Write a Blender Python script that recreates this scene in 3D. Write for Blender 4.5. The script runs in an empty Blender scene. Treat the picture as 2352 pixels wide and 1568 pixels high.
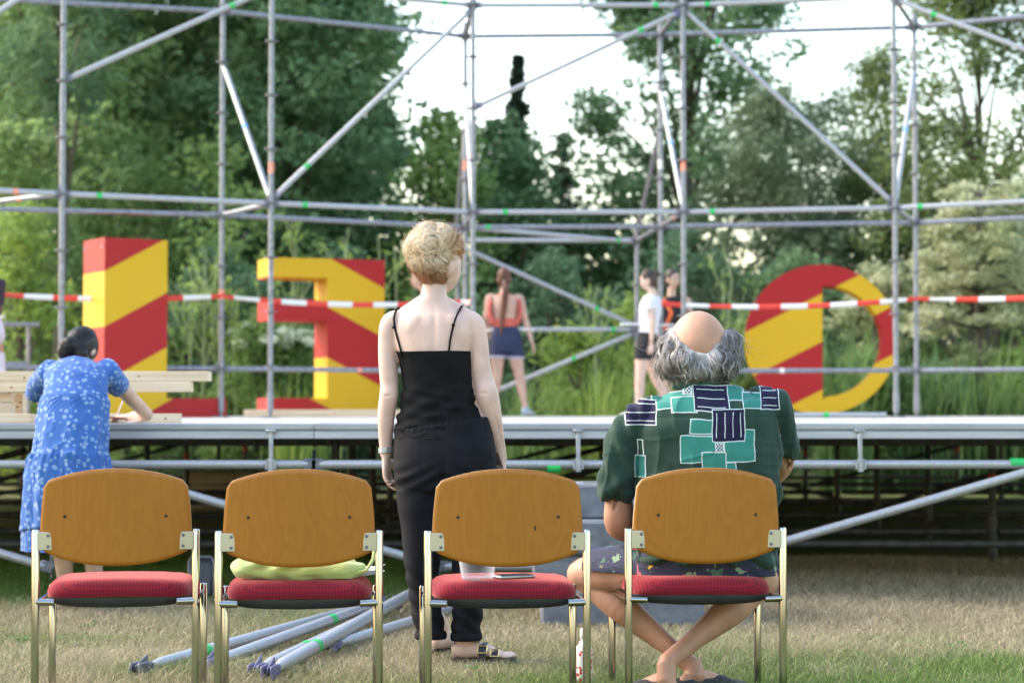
import bpy, bmesh, math, random
import numpy as np
from mathutils import Vector, Matrix, noise, Euler
from mathutils.bvhtree import BVHTree
PI = math.pi
R = math.radians
random.seed(7)
scene = bpy.context.scene
COL = scene.collection
# ------------------------------------------------------------------ camera, sky, sun, exposure
CAMZ = 1.0
PITCH = math.atan(158 / 4573.3)
cam_d = bpy.data.cameras.new('camera')
cam = bpy.data.objects.new('camera', cam_d); COL.objects.link(cam)
cam.location = (0, 0, CAMZ); cam.rotation_euler = (PI / 2 + PITCH, 0, 0)
cam_d.lens = 70; cam_d.sensor_width = 36; cam_d.sensor_fit = 'HORIZONTAL'
cam_d.clip_start = 0.1; cam_d.clip_end = 2000
cam_d.dof.use_dof = True; cam_d.dof.focus_distance = 7.25; cam_d.dof.aperture_fstop = 2.8
cam_d.dof.aperture_blades = 9
scene.camera = cam
SUN_EL, SUN_AZ = 40.0, 288.0          # degrees; azimuth clockwise from +Y (ahead of the camera)
world = bpy.data.worlds.new('World'); scene.world = world; world.use_nodes = True
wn = world.node_tree.nodes; wl = world.node_tree.links; wn.clear()
sky = wn.new('ShaderNodeTexSky'); sky.sky_type = 'NISHITA'; sky.sun_disc = False
sky.sun_elevation = R(SUN_EL); sky.sun_rotation = R(SUN_AZ)
sky.air_density = 1.5; sky.dust_density = 2.0; sky.ozone_density = 0.0
bg = wn.new('ShaderNodeBackground'); bg.inputs['Strength'].default_value = 0.15
wo = wn.new('ShaderNodeOutputWorld')
wl.new(sky.outputs[0], bg.inputs[0]); wl.new(bg.outputs[0], wo.inputs[0])
sun_d = bpy.data.lights.new('sun', 'SUN'); sun_d.energy = 1.1; sun_d.angle = R(40); sun_d.color = (1, .9, .78)
sun = bpy.data.objects.new('sun', sun_d); COL.objects.link(sun)
sdir = Vector((math.sin(R(SUN_AZ)) * math.cos(R(SUN_EL)), math.cos(R(SUN_AZ)) * math.cos(R(SUN_EL)), math.sin(R(SUN_EL))))
sun.rotation_euler = sdir.to_track_quat('Z', 'Y').to_euler(); sun.location = (0, 0, 30)
vs = scene.view_settings
vs.view_transform = 'Standard'; vs.look = 'None'; vs.exposure = 1.9; vs.gamma = 1; vs.use_curve_mapping = False
scene.render.engine = 'CYCLES'
scene.cycles.use_denoising = True
scene.cycles.max_bounces = 14; scene.cycles.diffuse_bounces = 9; scene.cycles.transmission_bounces = 8; scene.cycles.glossy_bounces = 4; scene.cycles.transparent_max_bounces = 8

# ------------------------------------------------------------------ helpers
def at(vx, vy, d):
    "point at depth d (metres along +Y) behind photo position vx, vy (2352 px wide copy)"
    px = (vx - 1176) / 4573.3; pz = (784 - vy) / 4573.3
    y = math.cos(PITCH) - pz * math.sin(PITCH); z = math.sin(PITCH) + pz * math.cos(PITCH)
    t = d / y
    return Vector((px * t, d, CAMZ + z * t))

def gnd(vx, vy, z=0.0):
    "ground point seen at vx, vy"
    lo, hi = 2.0, 60.0
    for _ in range(50):
        m = (lo + hi) / 2
        if at(vx, vy, m).z > z: lo = m
        else: hi = m
    return at(vx, vy, lo)

# ---- materials
MATS = {}
def pm(name, col, rough=.6, metal=0.0, var=.18, scale=6.0, bump=0.0, bscale=60.0, spec=.5, sheen=0.0,
       transl=0.0, island=0.0, detail=4.0, col2=None, mixlo=.35, mixhi=.65, sss=0.0, stretch=None, trans=0.0, ior=1.45, hue=0.0, coat=0.0):
    "procedural principled material: noise-varied colour, optional second colour, bump, per-leaf variation"
    if name in MATS: return MATS[name]
    m = bpy.data.materials.new(name); m.use_nodes = True; MATS[name] = m
    nt = m.node_tree; N = nt.nodes; L = nt.links
    b = N['Principled BSDF']
    b.inputs['Roughness'].default_value = rough; b.inputs['Metallic'].default_value = metal
    b.inputs['Specular IOR Level'].default_value = spec
    if sheen: b.inputs['Sheen Weight'].default_value = sheen
    if coat: b.inputs['Coat Weight'].default_value = coat
    if trans:
        b.inputs['Transmission Weight'].default_value = trans; b.inputs['IOR'].default_value = ior
    if sss:
        b.inputs['Subsurface Weight'].default_value = sss
        b.inputs['Subsurface Radius'].default_value = (.012, .005, .003); b.inputs['Subsurface Scale'].default_value = 1.0
    tc = N.new('ShaderNodeTexCoord'); vec = tc.outputs['Object']
    if stretch:
        mp = N.new('ShaderNodeMapping'); mp.inputs['Scale'].default_value = stretch
        L.new(vec, mp.inputs[0]); vec = mp.outputs[0]
    nz = N.new('ShaderNodeTexNoise'); nz.inputs['Scale'].default_value = scale; nz.inputs['Detail'].default_value = detail
    L.new(vec, nz.inputs['Vector'])
    mr = N.new('ShaderNodeMapRange'); mr.inputs[1].default_value = mixlo; mr.inputs[2].default_value = mixhi
    L.new(nz.outputs[0], mr.inputs[0])
    mx = N.new('ShaderNodeMix'); mx.data_type = 'RGBA'
    c2 = col2 if col2 else tuple(min(1, c * (1 + var)) for c in col)
    c1 = col if col2 else tuple(c * (1 - var) for c in col)
    mx.inputs[6].default_value = (*c1, 1); mx.inputs[7].default_value = (*c2, 1)
    L.new(mr.outputs[0], mx.inputs[0]); out = mx.outputs[2]
    if island:
        g = N.new('ShaderNodeNewGeometry'); h = N.new('ShaderNodeHueSaturation')
        r1 = N.new('ShaderNodeMapRange'); r1.inputs[3].default_value = 1 - island; r1.inputs[4].default_value = 1 + island
        L.new(g.outputs['Random Per Island'], r1.inputs[0]); L.new(r1.outputs[0], h.inputs['Value'])
        if hue:
            r2 = N.new('ShaderNodeMapRange'); r2.inputs[3].default_value = .5 - hue; r2.inputs[4].default_value = .5 + hue
            ma = N.new('ShaderNodeMath'); ma.operation = 'MULTIPLY'; ma.inputs[1].default_value = 7.31
            fr = N.new('ShaderNodeMath'); fr.operation = 'FRACT'
            L.new(g.outputs['Random Per Island'], ma.inputs[0]); L.new(ma.outputs[0], fr.inputs[0]); L.new(fr.outputs[0], r2.inputs[0])
            L.new(r2.outputs[0], h.inputs['Hue'])
        L.new(out, h.inputs['Color']); out = h.outputs[0]
    L.new(out, b.inputs['Base Color'])
    if bump:
        n2 = N.new('ShaderNodeTexNoise'); n2.inputs['Scale'].default_value = bscale; n2.inputs['Detail'].default_value = 3
        L.new(vec, n2.inputs['Vector'])
        bp = N.new('ShaderNodeBump'); bp.inputs['Strength'].default_value = bump; bp.inputs['Distance'].default_value = .01
        L.new(n2.outputs[0], bp.inputs['Height']); L.new(bp.outputs[0], b.inputs['Normal'])
    if transl:
        t = N.new('ShaderNodeBsdfTranslucent'); L.new(out, t.inputs[0])
        ms = N.new('ShaderNodeMixShader'); ms.inputs[0].default_value = transl
        L.new(b.outputs[0], ms.inputs[1]); L.new(t.outputs[0], ms.inputs[2])
        L.new(ms.outputs[0], N['Material Output'].inputs[0])
    return m

def mathn(nt, op, a, b=None):
    n = nt.nodes.new('ShaderNodeMath'); n.operation = op
    for i, v in enumerate((a, b)):
        if v is None: continue
        if isinstance(v, (int, float)): n.inputs[i].default_value = v
        else: nt.links.new(v, n.inputs[i])
    return n.outputs[0]
def mixn(nt, f, a, b):
    n = nt.nodes.new('ShaderNodeMix'); n.data_type = 'RGBA'
    for k, v in ((0, f), (6, a), (7, b)):
        if isinstance(v, (int, float)): n.inputs[k].default_value = v
        elif isinstance(v, tuple): n.inputs[k].default_value = (*v, 1)
        else: nt.links.new(v, n.inputs[k])
    return n.outputs[2]

# ---- mesh builder
class MB:
    def __init__(s): s.v = []; s.f = []
    def add(s, V, F):
        o = len(s.v); s.v += [tuple(p) for p in V]; s.f += [tuple(i + o for i in f) for f in F]; return s
    def box(s, c, sz, rot=None, bev=0.0):
        c = Vector(c); hx, hy, hz = sz[0] / 2, sz[1] / 2, sz[2] / 2
        if bev <= 0:
            P = [Vector((x, y, z)) for z in (-hz, hz) for y in (-hy, hy) for x in (-hx, hx)]
            F = [(0, 2, 3, 1), (4, 5, 7, 6), (0, 1, 5, 4), (2, 6, 7, 3), (0, 4, 6, 2), (1, 3, 7, 5)]
        else:
            bm = bmesh.new(); bmesh.ops.create_cube(bm, size=1)
            for v in bm.verts: v.co = Vector((v.co.x * sz[0], v.co.y * sz[1], v.co.z * sz[2]))
            bmesh.ops.bevel(bm, geom=bm.edges[:], offset=bev, segments=1, affect='EDGES', profile=.5)
            bm.verts.index_update()
            P = [v.co.copy() for v in bm.verts]; F = [tuple(v.index for v in f.verts) for f in bm.faces]; bm.free()
        if rot is not None:
            M = rot if isinstance(rot, Matrix) else Euler(rot).to_matrix()
            P = [M @ p for p in P]
        return s.add([p + c for p in P], F)
    def tube(s, pts, rads, n=12, cap=True, dome=0.0):
        V, F = tube_vf(pts, rads, n, cap, dome); return s.add(V, F)
    def lathe(s, prof, c=(0, 0, 0), n=24, cap=True):
        V = []; F = []; c = Vector(c)
        for r, z in prof:
            for i in range(n):
                a = 2 * PI * i / n; V.append(c + Vector((r * math.cos(a), r * math.sin(a), z)))
        for k in range(len(prof) - 1):
            for i in range(n):
                j = (i + 1) % n; F.append((k * n + i, k * n + j, (k + 1) * n + j, (k + 1) * n + i))
        if cap:
            F.append(tuple(range(n))[::-1]); F.append(tuple((len(prof) - 1) * n + i for i in range(n)))
        return s.add(V, F)
    def prism(s, outline, y0, y1, holes=None):
        "outline in (x, z), extruded from y0 to y1"
        bm = bmesh.new(); es = []
        for loop in [outline] + (holes or []):
            vs_ = [bm.verts.new((x, y0, z)) for x, z in loop]
            es += [bm.edges.new((vs_[i], vs_[(i + 1) % len(vs_)])) for i in range(len(vs_))]
        if holes: bmesh.ops.triangle_fill(bm, use_beauty=True, edges=es)
        else: bm.faces.new(bm.verts[:])
        r = bmesh.ops.extrude_face_region(bm, geom=bm.faces[:])
        for v in [g for g in r['geom'] if isinstance(g, bmesh.types.BMVert)]: v.co.y = y1
        bmesh.ops.recalc_face_normals(bm, faces=bm.faces[:])
        bm.verts.index_update()
        V = [v.co.copy() for v in bm.verts]; F = [tuple(v.index for v in f.verts) for f in bm.faces]; bm.free()
        return s.add(V, F)

def tube_vf(pts, rads, n=12, cap=True, dome=0.0):
    pts = [Vector(p) for p in pts]
    if not isinstance(rads, (list, tuple)): rads = [rads] * len(pts)
    V = []; F = []; a = None
    for i, p in enumerate(pts):
        t = (pts[min(i + 1, len(pts) - 1)] - pts[max(i - 1, 0)]).normalized()
        if a is None:
            a = t.orthogonal().normalized()
        else:
            a = (a - t * a.dot(t)).normalized()
        b = t.cross(a)
        for k in range(n):
            w = 2 * PI * k / n; V.append(p + (a * math.cos(w) + b * math.sin(w)) * rads[i])
    m = len(pts)
    for i in range(m - 1):
        for k in range(n):
            j = (k + 1) % n; F.append((i * n + k, i * n + j, (i + 1) * n + j, (i + 1) * n + k))
    if cap:
        F.append(tuple(range(n))[::-1]); F.append(tuple((m - 1) * n + k for k in range(n)))
    return V, F

def mesh_from(name, V, F):
    me = bpy.data.meshes.new(name); me.from_pydata([tuple(v) for v in V], [], F); me.update(); return me
def np_mesh(name, V, F):
    "V (n,3) float, F (m,k) int arrays"
    me = bpy.data.meshes.new(name); V = np.asarray(V, dtype=np.float32); F = np.asarray(F, dtype=np.int32)
    m, k = F.shape
    me.vertices.add(len(V)); me.vertices.foreach_set('co', V.ravel())
    me.loops.add(m * k); me.loops.foreach_set('vertex_index', F.ravel())
    me.polygons.add(m); me.polygons.foreach_set('loop_start', np.arange(0, m * k, k, dtype=np.int32))
    me.update(calc_edges=True); return me

def smooth(me, ang=40):
    n = len(me.polygons); me.polygons.foreach_set('use_smooth', np.ones(n, dtype=bool))
    if ang < 180:
        try: me.set_sharp_from_angle(angle=R(ang))
        except Exception: pass
def wloc(o):
    l = Vector(o.location)
    while o.parent: o = o.parent; l += Vector(o.location)
    return l
def obj(name, src, mat=None, parent=None, sm=40, loc=None, rot=None, origin=None):
    """link one mesh object. src: MB, (V,F) or mesh. With loc the vertices are local; with origin they are in
    world space and re-based on origin; a child of an unrotated parent given world vertices uses origin='parent'."""
    if isinstance(src, MB): src = (src.v, src.f)
    if isinstance(src, tuple):
        V, F = src
        if origin == 'parent': origin_v = wloc(parent)
        elif origin == 'base':
            xs = [p[0] for p in V]; ys = [p[1] for p in V]; zs = [p[2] for p in V]
            origin_v = Vector(((min(xs) + max(xs)) / 2, (min(ys) + max(ys)) / 2, min(zs)))
        elif origin is not None: origin_v = Vector(origin)
        else: origin_v = Vector((0, 0, 0))
        me = mesh_from(name, [Vector(p) - origin_v for p in V], F)
        if sm: smooth(me, sm)
    else:
        me = src; origin_v = Vector((0, 0, 0))
        if origin == 'parent':
            o_ = wloc(parent); me.transform(Matrix.Translation(-o_))
        elif origin is not None:
            origin_v = Vector(origin); me.transform(Matrix.Translation(-origin_v))
    o = bpy.data.objects.new(name, me); COL.objects.link(o)
    if mat is not None and not me.materials: me.materials.append(mat)
    if parent is not None: o.parent = parent
    if origin is not None and origin != 'parent':
        o.location = origin_v - (wloc(parent) if parent is not None else Vector((0, 0, 0)))
    if loc is not None: o.location = loc
    if rot is not None: o.rotation_euler = rot
    return o
def tag(o, label, cat, group=None):
    o['label'] = label; o['category'] = cat
    if group: o['group'] = group
    return o
def thing(name, label, cat, loc=(0, 0, 0), rotz=0, group=None):
    o = bpy.data.objects.new(name, None); COL.objects.link(o); o.empty_display_size = .1
    o.location = loc; o.rotation_euler = (0, 0, rotz)
    return tag(o, label, cat, group)
def inst(name, me, parent=None, loc=(0, 0, 0), rot=(0, 0, 0), mat=None):
    o = bpy.data.objects.new(name, me); COL.objects.link(o)
    if parent is not None: o.parent = parent
    o.location = loc; o.rotation_euler = rot
    if mat is not None and not me.materials: me.materials.append(mat)
    return o
def copy_tree(o, parent=None):
    c = o.copy(); COL.objects.link(c); c.parent = parent
    for ch in list(o.children): copy_tree(ch, c)
    return c

def crom(P, n):
    "catmull-rom through rows of P, n samples"
    P = np.asarray(P, float); m = len(P)
    if m == 1: return np.repeat(P, n, 0)
    out = []
    for u in np.linspace(0, m - 1, n):
        i = min(int(u), m - 2); f = u - i
        p0 = P[max(i - 1, 0)]; p1 = P[i]; p2 = P[i + 1]; p3 = P[min(i + 2, m - 1)]
        if i == 0: p0 = 2 * p1 - p2
        if i == m - 2: p3 = 2 * p2 - p1
        out.append(.5 * ((2 * p1) + (-p0 + p2) * f + (2 * p0 - 5 * p1 + 4 * p2 - p3) * f * f + (-p0 + 3 * p1 - 3 * p2 + p3) * f ** 3))
    return np.array(out)
def loft(rows, ref=(1, 0, 0), n=24, m=None, cap=(.6, .6), sup=2.0, fn=None, lin=False, tdir=None):
    """closed limb/torso surface. rows: (x,y,z,ra,rb); ra lies along ref made square to the path, rb across."""
    m = m or 4 * len(rows)
    S = crom(rows, m)
    if lin:
        R_ = np.asarray(rows, float); u_ = np.linspace(0, len(R_) - 1, m); S = np.column_stack([np.interp(u_, np.arange(len(R_)), R_[:, k]) for k in range(5)])
    C = S[:, :3]; ra = np.abs(S[:, 3]); rb = np.abs(S[:, 4])
    T = np.gradient(C, axis=0); T /= np.linalg.norm(T, axis=1)[:, None] + 1e-9
    if tdir is not None: T = np.repeat(np.array([tdir], float) / np.linalg.norm(tdir), m, 0)
    if callable(ref): A = np.array([ref(i / (m - 1)) for i in range(m)], float)
    else: A = np.repeat(np.array([ref], float), m, 0)
    A = A - T * (A * T).sum(1)[:, None]; A /= np.linalg.norm(A, axis=1)[:, None] + 1e-9
    B = np.cross(T, A)
    rows_ = []
    for e, (k, sg) in enumerate(((0, -1), (m - 1, 1))): pass
    def ring(c, a, b, x, y, t):
        th = np.linspace(0, 2 * PI, n, endpoint=False)
        co, si = np.cos(th), np.sin(th)
        cx = np.sign(co) * np.abs(co) ** (2 / sup); cy = np.sign(si) * np.abs(si) ** (2 / sup)
        k = 1.0 if fn is None else fn(t, th)
        return c + a * (cx * x * k)[:, None] + b * (cy * y * k)[:, None]
    rings = []
    if cap[0]:
        h = cap[0] * min(ra[0], rb[0])
        for w in (.95, .7): rings.append(ring(C[0] - T[0] * h * w, A[0], B[0], ra[0] * math.sqrt(1 - w * w), rb[0] * math.sqrt(1 - w * w), 0))
    for i in range(m): rings.append(ring(C[i], A[i], B[i], ra[i], rb[i], i / (m - 1)))
    if cap[1]:
        h = cap[1] * min(ra[-1], rb[-1])
        for w in (.7, .95): rings.append(ring(C[-1] + T[-1] * h * w, A[-1], B[-1], ra[-1] * math.sqrt(1 - w * w), rb[-1] * math.sqrt(1 - w * w), 1))
    V = np.concatenate(rings); k = len(rings); F = []
    for i in range(k - 1):
        for j in range(n):
            q = (j + 1) % n; F.append((i * n + j, i * n + q, (i + 1) * n + q, (i + 1) * n + j))
    F.append(tuple(range(n))[::-1]); F.append(tuple((k - 1) * n + j for j in range(n)))
    return V, F
def ellipsoid(c, r, n=24, m=14, rot=None):
    V = []; F = []
    M = rot if rot is not None else Matrix.Identity(3)
    for i in range(1, m):
        p = PI * i / m
        for j in range(n):
            t = 2 * PI * j / n
            V.append(Vector(c) + M @ Vector((r[0] * math.sin(p) * math.cos(t), r[1] * math.sin(p) * math.sin(t), r[2] * math.cos(p))))
    for i in range(m - 2):
        for j in range(n):
            q = (j + 1) % n; F.append((i * n + j, (i + 1) * n + j, (i + 1) * n + q, i * n + q))
    F.append(tuple(range(n))); F.append(tuple((m - 2) * n + j for j in range(n))[::-1])
    return V, F
def fuse(parts, voxel=.006, it=4, name='skin', fac=.5):
    "union of closed shapes as one continuous smooth surface (world-space mesh)"
    mb = MB()
    for V, F in parts: mb.add(V, F)
    me = mesh_from('tmp', mb.v, mb.f); o = bpy.data.objects.new('tmp', me); COL.objects.link(o)
    m = o.modifiers.new('r', 'REMESH'); m.mode = 'VOXEL'; m.voxel_size = voxel; m.adaptivity = 0
    if it:
        s = o.modifiers.new('s', 'SMOOTH'); s.factor = fac; s.iterations = it
    dg = bpy.context.evaluated_depsgraph_get(); dg.update()
    r = bpy.data.meshes.new_from_object(o.evaluated_get(dg)); r.name = name
    bpy.data.objects.remove(o); bpy.data.meshes.remove(me)
    r.materials.clear(); smooth(r, 180); return r
def get_co(me):
    a = np.empty(len(me.vertices) * 3, np.float32); me.vertices.foreach_get('co', a); return a.reshape(-1, 3)
def get_no(me):
    a = np.empty(len(me.vertices) * 3, np.float32); me.vertices.foreach_get('normal', a); return a.reshape(-1, 3)
def set_co(me, V): me.vertices.foreach_set('co', np.asarray(V, np.float32).ravel()); me.update()
def sinn(P, f, seed=0):
    "cheap smooth pseudo-noise, about -1..1"
    r = np.random.RandomState(seed); o = np.zeros(len(P))
    for _ in range(5):
        k = r.normal(size=3) * f; o += np.sin(P @ k + r.uniform(0, 6.28))
    return o / 2.6

def tuck(body, cloths, gap=.005, reach=.035):
    "pull skin that would show through cloth back under it"
    V = get_co(body.data) + np.array(wloc(body)); N = get_no(body.data); hit = False
    for c in cloths:
        o = wloc(c); bv = BVHTree.FromPolygons([v.co + o for v in c.data.vertices], [tuple(p.vertices) for p in c.data.polygons])
        lo = get_co(c.data).min(0) + np.array(o) - reach; hi = get_co(c.data).max(0) + np.array(o) + reach
        idx = np.nonzero(((V > lo) & (V < hi)).all(1))[0]
        for i in idx:
            v = Vector(V[i]); p, n, _, dist = bv.find_nearest(v, reach)
            if p is None: continue
            sd = (v - p).dot(n)
            if sd > -gap and n.dot(Vector(N[i])) > .45 and ((v - p) - n * sd).length < .005:
                V[i] = v - n * (sd + gap)
    set_co(body.data, V - np.array(wloc(body)))
# ================================================================== ground
ZD = .932                      # stage deck level
ZA, ZB = 2.905, 4.905          # ledger levels
grass_mat = pm('lawn', (.17, .155, .075), rough=.95, scale=1.1, col2=(.085, .125, .03), mixlo=.38, mixhi=.62, bump=.6, bscale=90, detail=8, spec=.1)
V = []; F = []
nx, ny = 60, 60
xs = np.concatenate([np.linspace(-160, -12, 10), np.linspace(-10, 10, 40), np.linspace(12, 160, 10)])
ys = np.concatenate([np.linspace(-60, 3, 6), np.linspace(4, 30, 44), np.linspace(33, 400, 12)])
for y in ys:
    for x in xs:
        V.append((x, y, .012 * noise.noise((x * 1.3, y * 1.3, 0)) - .012 + (0 if y < 24 else .02 * noise.noise((x * .3, y * .3, 4)))))
nxs = len(xs)
for j in range(len(ys) - 1):
    for i in range(nxs - 1): F.append((j * nxs + i, j * nxs + i + 1, (j + 1) * nxs + i + 1, (j + 1) * nxs + i))
g = obj('ground', (V, F), grass_mat, sm=180); g['kind'] = 'structure'; g['label'] = 'dry mown lawn'

# ================================================================== materials
galv = pm('galvanised_steel', (.23, .235, .27), rough=.42, metal=.55, var=.22, scale=30, bump=.05, bscale=80)
galv_new = pm('bright_galvanised_steel', (.375, .38, .40), rough=.4, metal=.4, var=.10, scale=60, bump=.04, bscale=70)
galv_dark = pm('dull_wedge_steel', (.16, .16, .19), rough=.55, metal=.5, var=.25, scale=40)
purple = pm('purple_paint', (.13, .12, .24), rough=.5, var=.3, scale=60)
green_band = pm('green_band', (.02, .42, .10), rough=.45, var=.1)
orange_band = pm('orange_band', (.68, .25, .18), rough=.5, var=.15)
blue_band = pm('blue_band', (.12, .35, .75), rough=.5, var=.1)
white_band = pm('white_band', (.7, .66, .62), rough=.5, var=.1)
alu = pm('stage_aluminium', (.36, .37, .40), rough=.38, metal=.35, var=.12, scale=9, stretch=(.3, 3, 3), bump=.03)
deck_m = pm('deck_board', (.40, .38, .35), rough=.7, var=.14, scale=4, stretch=(.6, 4, 1))
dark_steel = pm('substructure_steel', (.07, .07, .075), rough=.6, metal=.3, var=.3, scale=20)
BAND = {'g': green_band, 'o': orange_band, 'b': blue_band, 'w': white_band}
TR = .02415

def band(parent, p, d, key, w=.05, r=TR * 1.06):
    d = Vector(d).normalized(); p = Vector(p)
    mb = MB(); mb.tube([p - d * w / 2, p + d * w / 2], r, 12)
    return obj('colour_band', mb, BAND[key], parent, origin=p)
def bar(name, parent, p0, p1, mat, bands=(), heads=None, trim=.035, r=TR, sag=0):
    "scaffold ledger or brace with a wedge head at each end; heads and bands are its own pieces"
    p0 = Vector(p0); p1 = Vector(p1); d = (p1 - p0).normalized(); L = (p1 - p0).length
    a = p0 + d * (trim + .03); b = p1 - d * (trim + .03)
    mb = MB(); mb.tube([a, a + d * .05, b - d * .05, b], [r * .8, r, r, r * .8], 12)
    o = obj(name, mb, mat, parent, origin=(p0 + p1) / 2)
    for q, s in ((p0, 1), (p1, -1)):
        h = MB(); c = q + d * s * (trim + .02)
        rot = d.to_track_quat('X', 'Z').to_matrix()
        h.box(c, (.075, .03, .062), rot, .008)
        h.box(q + d * s * trim * .8 + Vector((0, 0, .012)), (.014, .010, .13), None, .002)
        obj('wedge_head', h, heads or galv_dark, o, origin=c)
    for t, k in bands: band(o, p0.lerp(p1, t), d, k)
    return o
mb = MB(); mb.lathe([(.026, -.008), (.036, -.006), (.060, -.005), (.062, 0), (.060, .005), (.036, .006), (.026, .008)], n=16, cap=False)
rosette_me = mesh_from('rosette', mb.v, mb.f); smooth(rosette_me, 40); rosette_me.materials.append(galv_dark)
def post(parent, x, y, z0, z1, zr=ZA, bands=(), mat=None):
    mb = MB(); mb.tube([(x, y, z0 + .06), (x, y, z1)], TR, 14)
    mb.tube([(x, y, z0 + .05), (x, y, z0 + .24)], TR * 1.22, 14)                  # collar
    mb.box((x, y, z0 + .006), (.15, .15, .012), None, .003); mb.tube([(x, y, z0 + .01), (x, y, z0 + .07)], .017, 10)
    o = obj('post', mb, mat or galv, parent, origin=(x, y, z0))
    k = zr
    while k > z0 + .3: k -= .5
    while k < z1:
        if k > z0 + .2: inst('rosette', rosette_me, o, (0, 0, k - z0))
        k += .5
    # sleeve joint
    for zj in (zr + .72, zr - 1.2):
        if z0 + .3 < zj < z1 - .2:
            s_ = MB(); s_.tube([(x, y, zj), (x, y, zj + .16)], TR * 1.13, 14); obj('sleeve', s_, mat or galv, o, origin=(x, y, zj))
    for z, kk in bands: band(o, (x, y, z), (0, 0, 1), kk, .10)
    return o

# ================================================================== scaffold above the deck
def XY(vx, d): return ((vx - 1176) / 4573.3 * d, d)
P = {0: (-5.79, 16.5), 1: XY(140, 17.5), 2: XY(621, 18.3), 3: XY(1086, 19.1), 4: XY(1571, 19.1), 5: XY(2058, 18.7), 6: (5.43, 17.75)}
Q = {1: (-5.33, 18.7), 2: XY(508, 19.4), 3: XY(1068, 20.7), 4: XY(1518, 20.6), 5: XY(2105, 20.2), 6: (6.4, 18.95)}
T = {3: XY(1050, 22.3), 4: XY(1463, 22.3)}
sc = thing('scaffold', 'tall grey tube scaffold with ledgers and diagonal braces standing on the stage', 'scaffold', (0, 19, ZD))
for k, (x, y) in P.items():
    post(sc, x, y, ZD, 5.6, bands={2: [(ZA + .33, 'o')], 1: [], 4: [(3.35, 'o')]}.get(k, []))
for k, (x, y) in Q.items():
    post(sc, x, y, ZD, 5.05, bands={2: [(2.13, 'o')], 3: [(3.55, 'o')], 5: [(3.72, 'o')], 4: [(3.55, 'w')]}.get(k, []))
for k, (x, y) in T.items(): post(sc, x, y, ZD, ZA + .12)
def p3(d, k, z): return (d[k][0], d[k][1], z)
fr_b = {0: [(.8, 'o')], 1: [(.17, 'g')], 2: [(.16, 'g')], 3: [(.155, 'g')], 4: [(.14, 'g')], 5: [(.12, 'g')]}
for k in range(6): bar('ledger', sc, p3(P, k, ZA), p3(P, k + 1, ZA), galv_new, fr_b[k])
for k in range(6): bar('ledger', sc, p3(P, k, ZB), p3(P, k + 1, ZB), galv_new, {2: [(.85, 'g')], 3: [(.87, 'g')], 4: [(.12, 'g')]}.get(k, []))
for k in range(1, 6): bar('ledger', sc, p3(Q, k, ZA), p3(Q, k + 1, ZA), galv, {3: [(.12, 'g')]}.get(k, []))
for k in range(1, 6): bar('ledger', sc, p3(Q, k, ZB), p3(Q, k + 1, ZB), galv, {3: [(.86, 'g')]}.get(k, []))
for k in (1, 2, 4, 5): bar('guard_rail', sc, p3(Q, k, ZA - 1.5), p3(Q, k + 1, ZA - 1.5), galv, {2: [(.55, 'o')], 4: [(.48, 'w')]}.get(k, []))
for k in (1, 2, 3, 4, 5):          # transoms front to rear
    bar('transom', sc, p3(P, k, ZA), p3(Q, k, ZA), galv, [(.35, 'o')] if k in (1, 4) else [])
    bar('transom', sc, p3(P, k, ZB), p3(Q, k, ZB), galv, [(.25, 'o')])
    dz = {1: 3.9, 2: 4.4, 3: 4.4, 4: 4.35, 5: 4.5}[k]
    if k > 1: bar('diagonal_brace', sc, p3(P, k, ZA + .02), p3(Q, k, dz), galv_new, [(.52, 'b')] if k != 3 else [(.4, 'o')])
def brace(a, b, bands=(), heads=None, mat=None): bar('diagonal_brace', sc, a, b, mat or galv_new, bands, heads, trim=.05)
brace(p3(P, 1, ZA + 1), p3(P, 2, ZB), [(.80, 'g')])
brace(p3(P, 0, ZA + .4), p3(P, 1, ZB))
brace(p3(P, 2, ZA + .03), p3(P, 3, ZB - .03), [(.17, 'g')])
brace(p3(P, 3, ZA + 1), p3(P, 4, ZB - .05), [(.8, 'g')], purple)
brace(p3(P, 4, ZB - .03), p3(P, 5, ZA + .03), [(.17, 'g')])
brace(p3(P, 5, ZB - .02), p3(P, 6, ZA + 1), [(.19, 'g')])
# rear bay around the dancers
bar('ledger', sc, p3(T, 3, ZA), p3(T, 4, ZA), galv_new, [(.82, 'g')])
bar('ledger', sc, p3(T, 3, ZA - 1), p3(T, 4, ZA - 1), galv_new, [(.87, 'g')])
bar('transom', sc, p3(Q, 4, ZA), p3(T, 4, ZA), galv); bar('transom', sc, p3(Q, 3, ZA), p3(T, 3, ZA), galv)
bar('plan_brace', sc, p3(Q, 3, ZA), p3(T, 4, ZA - .02), galv_new, [(.88, 'g')])
bar('diagonal_brace', sc, p3(T, 3, ZA - .05), p3(T, 4, ZA - .97), galv_new, [(.78, 'g')])
bar('diagonal_brace', sc, p3(T, 4, ZA - 1.03), p3(T, 3, ZD + .1), galv_new, [(.35, 'g')])
brace(p3(Q, 3, 4.0), (T[3][0] - .02, T[3][1], ZA + .05), [], purple, galv)
brace(p3(Q, 4, 3.95), (T[4][0], T[4][1], ZA + .05), [], None, galv)

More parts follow.
